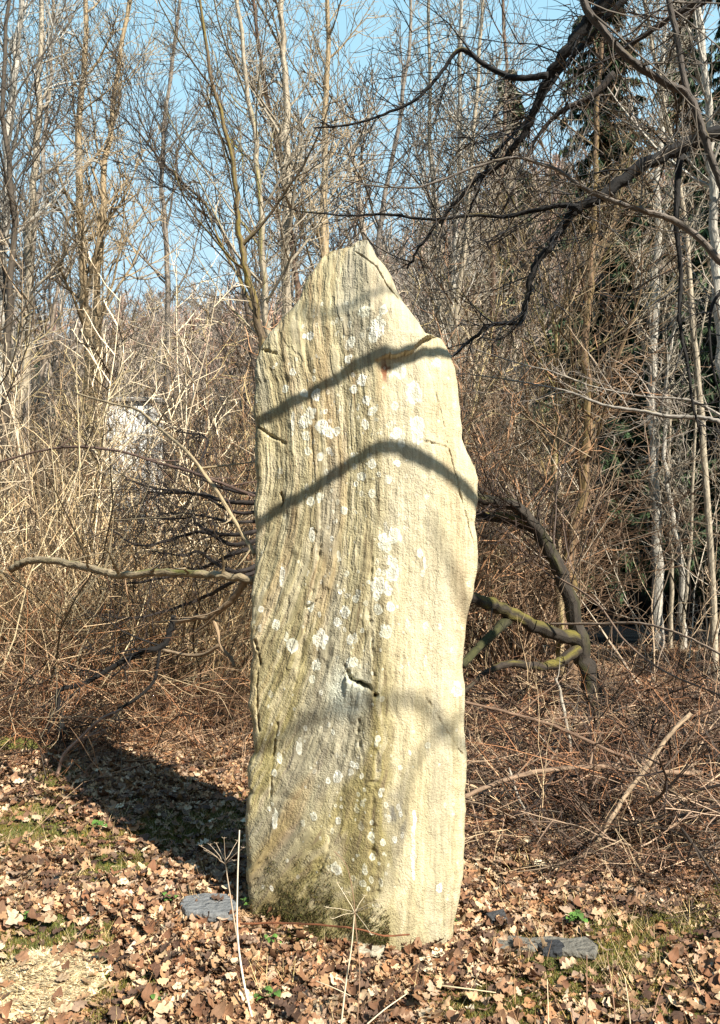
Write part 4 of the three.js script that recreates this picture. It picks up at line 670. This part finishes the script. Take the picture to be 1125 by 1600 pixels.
// ------------------------------------------------------------------ leaves, moss, sprouts
const leafVein = texture(128, 128, (x, y) => { const u = Math.abs(x / 127 - 0.5) * 2, v = y / 127, vein = Math.min(1, u / 0.05) * Math.min(1, Math.abs(((v - u * 0.35) * 7) % 1 - 0.5) / 0.09); return (0.72 + 0.28 * vein) * (0.75 + 0.45 * tileNoise(x, y, 128, 8, 4)); }, true);
function leafShape(mb, L, W, lobes, curl, bend, twist, col, at = [0, 0, 0], turn = 0, tilt = 0, roll = 0) {
  const n = 11, q = new THREE.Quaternion().setFromEuler(new THREE.Euler(tilt, turn, roll, 'YXZ')), v = V(0, 0, 0), rows = [];
  for (let k = 0; k <= n; k++) {
    const t = k / n; let w = W * 0.5 * Math.pow(Math.sin(Math.PI * Math.min(1, t * 0.94 + 0.05)), 0.75); w *= 1 - lobes * (k % 3 === 1 ? 0 : k % 3 === 2 ? 0.28 : 0.6) * (k === 0 || k === n ? 0 : 1);
    const z = (t - 0.5) * L, y0 = bend * (t - 0.5) * (t - 0.5) * 4 * L * 0.3, row = [];
    for (const s of [-1, 0, 1]) { v.set(s * w, y0 + (s ? curl * w * (0.6 + 0.5 * Math.sin(k * 1.9 + s)) : 0) + twist * s * (t - 0.5) * w, z).applyQuaternion(q); row.push(mb.vert(at[0] + v.x, at[1] + v.y, at[2] + v.z, col, 0.5 + s * 0.5, t)); }
    rows.push(row);
  }
  for (let k = 0; k < n; k++) for (let s = 0; s < 2; s++) { const a = rows[k][s], b = rows[k][s + 1], c = rows[k + 1][s + 1], d = rows[k + 1][s]; mb.tri(a, c, b); mb.tri(a, d, c); }
}
const LC = [[0.33, 0.2, 0.105], [0.44, 0.3, 0.175], [0.2, 0.105, 0.055], [0.58, 0.46, 0.31], [0.1, 0.055, 0.034], [0.37, 0.215, 0.11], [0.27, 0.18, 0.12], [0.5, 0.36, 0.225], [0.14, 0.08, 0.045], [0.3, 0.155, 0.075], [0.5, 0.41, 0.3], [0.4, 0.28, 0.19]];
const LEAF = new THREE.MeshStandardMaterial({ vertexColors: true, map: leafVein, roughness: 0.8, side: THREE.DoubleSide });
{
  const litter = new THREE.Group(); litter.name = 'leaf_litter'; ground.add(litter); litter.userData.kind = 'stuff';
  const geos = [0, 1, 2].map((i) => { const rnd = mulberry(800 + i), mb = new MB(); for (let k = 0; k < 18; k++) { const c = LC[Math.floor(rnd() * LC.length)], L = 0.03 + 0.045 * rnd(), a = rnd() * 6.28, r = Math.sqrt(rnd()) * 0.19; leafShape(mb, L, L * (0.4 + 0.4 * rnd()), rnd() < 0.7 ? 0.75 : 0.2, (rnd() - 0.3) * 1.3, (rnd() - 0.3) * 1.6, (rnd() - 0.5) * 1.5, c, [Math.cos(a) * r, 0.006 + rnd() * 0.03, Math.sin(a) * r], rnd() * 6.28, (rnd() - 0.5) * 1.2, (rnd() - 0.5) * 1.2); } return mb.geo(); });
  const rnd = mulberry(820), lists = [[], [], []];
  for (let k = 0; k < 12500; k++) {
    const d = 2.4 + 13 * Math.pow(rnd(), 1.7), px = -80 + 1290 * rnd(), x = P(px, 800, d).x, z = 3.5 - d;
    if (fbm(x * 2.6 + 40, z * 2.6, 4) > 0.52 && rnd() < 0.8 && d < 6) continue; if (d < 5 && rnd() < 0.3) continue;
    if (Math.hypot(x + 1.17, z - 0.3) < 0.2 && rnd() < 0.9) continue;
    if ((x > -0.5 && x < 0.42 && z < -0.1 && z > -0.5) || CLEAR.some((q) => Math.hypot(x - q[0], z - q[1]) < q[2] + 0.04)) continue;
    lists[k % 3].push([x, H0(x, z) + 0.004, z, rnd() * 6.3, 0.62 + 0.5 * rnd(), (rnd() - 0.5) * 0.3, (rnd() - 0.5) * 0.3]);
  }
  lists.forEach((l, i) => scatter(litter, 'leaves', geos[i], LEAF, l, [[1, 1, 1], [1.15, 1.1, 1.05], [0.75, 0.68, 0.62], [1, 0.85, 0.75], [1.2, 1.25, 1.25]], 830 + i));
  // the larger leaves on top, one by one
  const mats = LC.map((c) => new THREE.MeshStandardMaterial({ color: new THREE.Color().setRGB(c[0] * 1.1, c[1] * 1.1, c[2] * 1.1), map: leafVein, roughness: 0.75, side: THREE.DoubleSide }));
  const shapes = Array.from({ length: 10 }, (_, i) => { const r = mulberry(840 + i), mb = new MB(); leafShape(mb, 0.1, (i % 3 ? 0.06 : 0.042) + 0.025 * r(), i % 3 ? 0.8 : 0.25, (r() - 0.3) * 1.7, (r() - 0.3) * 2, (r() - 0.5) * 2, [1, 1, 1]); const g = mb.geo(); g.deleteAttribute('color'); return g; });
  const r3 = mulberry(860);
  for (let k = 0, n = 0; k < 900 && n < 290; k++) {
    const d = 2.9 + 2.8 * Math.pow(r3(), 1.3), px = -20 + 1165 * r3(), x = P(px, 800, d).x, z = 3.5 - d;
    if ((x > -0.55 && x < 0.45 && z < 0.02 && z > -0.6) || (px > 390 && px < 725 && d > 3.4) || CLEAR.some((q) => Math.hypot(x - q[0], z - q[1]) < q[2] + 0.03)) continue;
    if (fbm(x * 2.6 + 40, z * 2.6, 4) > 0.6 && r3() < 0.7) continue;
    const m = new THREE.Mesh(shapes[n % 10], mats[Math.floor(r3() * mats.length)]); m.name = n ? `fallen_leaf_${String(n).padStart(3, '0')}` : 'fallen_leaf';
    m.position.set(x, H0(x, z) + 0.034 + 0.015 * r3(), z); m.rotation.set((r3() - 0.5) * 0.8, r3() * 6.3, (r3() - 0.5) * 0.8, 'YXZ'); m.scale.setScalar(0.36 + 0.44 * r3()); m.castShadow = m.receiveShadow = true; ground.add(m); n++;
  }
}
{ // bits of bark, needles and dry grass between the leaves
  const mk = (seed, blades, h, col, w, flat) => { const rnd = mulberry(seed), mb = new MB(); for (let k = 0; k < blades; k++) { const a = rnd() * 6.28, r = rnd() * 0.09, x = Math.cos(a) * r, z = Math.sin(a) * r, b = rnd() * 6.28, l = h * (0.5 + rnd()), f = 0.6 + 0.8 * rnd(), c = col.map((q) => q * f), dx = Math.cos(b), dz = Math.sin(b), o = flat * l; mb.tri(mb.vert(x - dz * w, 0, z + dx * w, c), mb.vert(x + dz * w, 0, z - dx * w, c), mb.vert(x + dx * o, l * (1 - flat) + 0.006, z + dz * o, c)); } return mb.geo(); };
  const crumbs = new THREE.Group(); crumbs.name = 'leaf_crumbs'; crumbs.userData.kind = 'stuff'; ground.add(crumbs);
  scatter(crumbs, 'crumbs', mk(900, 60, 0.045, [0.34, 0.22, 0.125], 0.004, 0.9), TWIG, region(901, 6500, 2.4, 8, -60, 1180, undefined, 1.5), [[1, 1, 1], [1.6, 1.6, 1.5], [0.5, 0.45, 0.4]], 1);
  const shav = stuff('wood_chips', 'heap of pale dry bits on the ground at the bottom left'), r = mulberry(902), L = [];
  for (let k = 0; k < 260; k++) { const a = r() * 6.28, q = Math.sqrt(r()) * 0.2, x = -1.17 + Math.cos(a) * q * 1.1, z = 0.3 + Math.sin(a) * q; L.push([x, H0(x, z) + 0.03, z, r() * 6.3, 0.35 + 0.3 * r(), (r() - 0.5) * 0.3, 0]); }
  scatter(shav, 'bits', mk(903, 50, 0.05, [0.7, 0.58, 0.36], 0.009, 0.85), TWIG, L, [[1, 1, 1], [0.8, 0.75, 0.7]], 3);
  const moss = stuff('ground_moss', 'olive moss patches between the leaves in front of the stone');
  const keep = (px, d, x, z, rn) => fbm(x * 2.6 + 40, z * 2.6, 4) > 0.535;
  scatter(moss, 'moss', mk(904, 110, 0.016, [0.13, 0.125, 0.025], 0.003, 0.35), STEM, region(905, 9000, 2.5, 6, -40, 1160, keep), [[1, 1, 1], [1.5, 1.2, 0.9], [0.7, 0.9, 0.7]], 5);
  scatter(moss, 'moss', mk(906, 150, 0.02, [0.06, 0.075, 0.012], 0.003, 0.35), STEM, [[0.12, 3.27], [0.16, 3.29], [0.2, 3.3], [0.09, 3.25], [0.24, 3.35], [-0.36, 3.3], [-0.4, 3.4], [-0.3, 3.35]].map(([x, d], i) => [x, H0(x, 3.5 - d) + 0.01, 3.5 - d, i, 1]), null, 6);
  const grass = stuff('dry_grass', 'thin dry grass blades between the leaves');
  scatter(grass, 'blades', mk(907, 14, 0.14, [0.42, 0.31, 0.16], 0.0016, 0.55), STEM, region(908, 420, 2.6, 7, -40, 1160), [[1, 1, 1], [0.8, 0.6, 0.5], [1.3, 1.3, 1.1]], 7);
  // green sprouts
  const sprout = (label, px, py, n, size, name = 'green_sprout') => { const p = onGround(px, py), r4 = mulberry(px * 3 + py), t = thing(name, label, 'plant', p.setY(p.y + 0.02)); for (let k = 0; k < n; k++) { const a = r4() * 6.28, q = r4() * size * 1.1, b = new MB(), s = size * (0.5 + 0.5 * r4()), f = 0.7 + 0.6 * r4(); leafShape(b, s, s * 0.7, 0.1, 0.4, -0.6, 0.3, [0.09 * f, 0.19 * f, 0.03 * f], [Math.cos(a) * q, 0.015 + size * (0.3 + 0.6 * r4()), Math.sin(a) * q * 0.7], a, -0.3 + r4() * 0.6, (r4() - 0.5) * 0.6); b.build('leaf', LEAF, t); } };
  sprout('green leafy cushion behind the slate slab right of the stone', 898, 1456, 22, 0.045, 'leafy_plant');
  sprout('small green plant at the left foot of the stone', 392, 1428, 7, 0.04);
  sprout('small green plant at the right foot of the stone', 706, 1452, 6, 0.035);
  sprout('green sprout in the leaves right below the left foot of the stone', 428, 1488, 9, 0.035);
  sprout('green sprout beside the flat grey stone', 264, 1420, 9, 0.03);
  sprout('green sprout at the edge of the shadow at the left', 156, 1304, 9, 0.05);
  sprout('lone green sprout in the leaves at the far left', 44, 1450, 5, 0.035);
  sprout('green sprout at the bottom edge left of the straw', 250, 1585, 6, 0.03);
  sprout('low green leaves at the bottom centre left of the pale umbel', 420, 1578, 8, 0.04);
}
renderer.render(scene, camera);
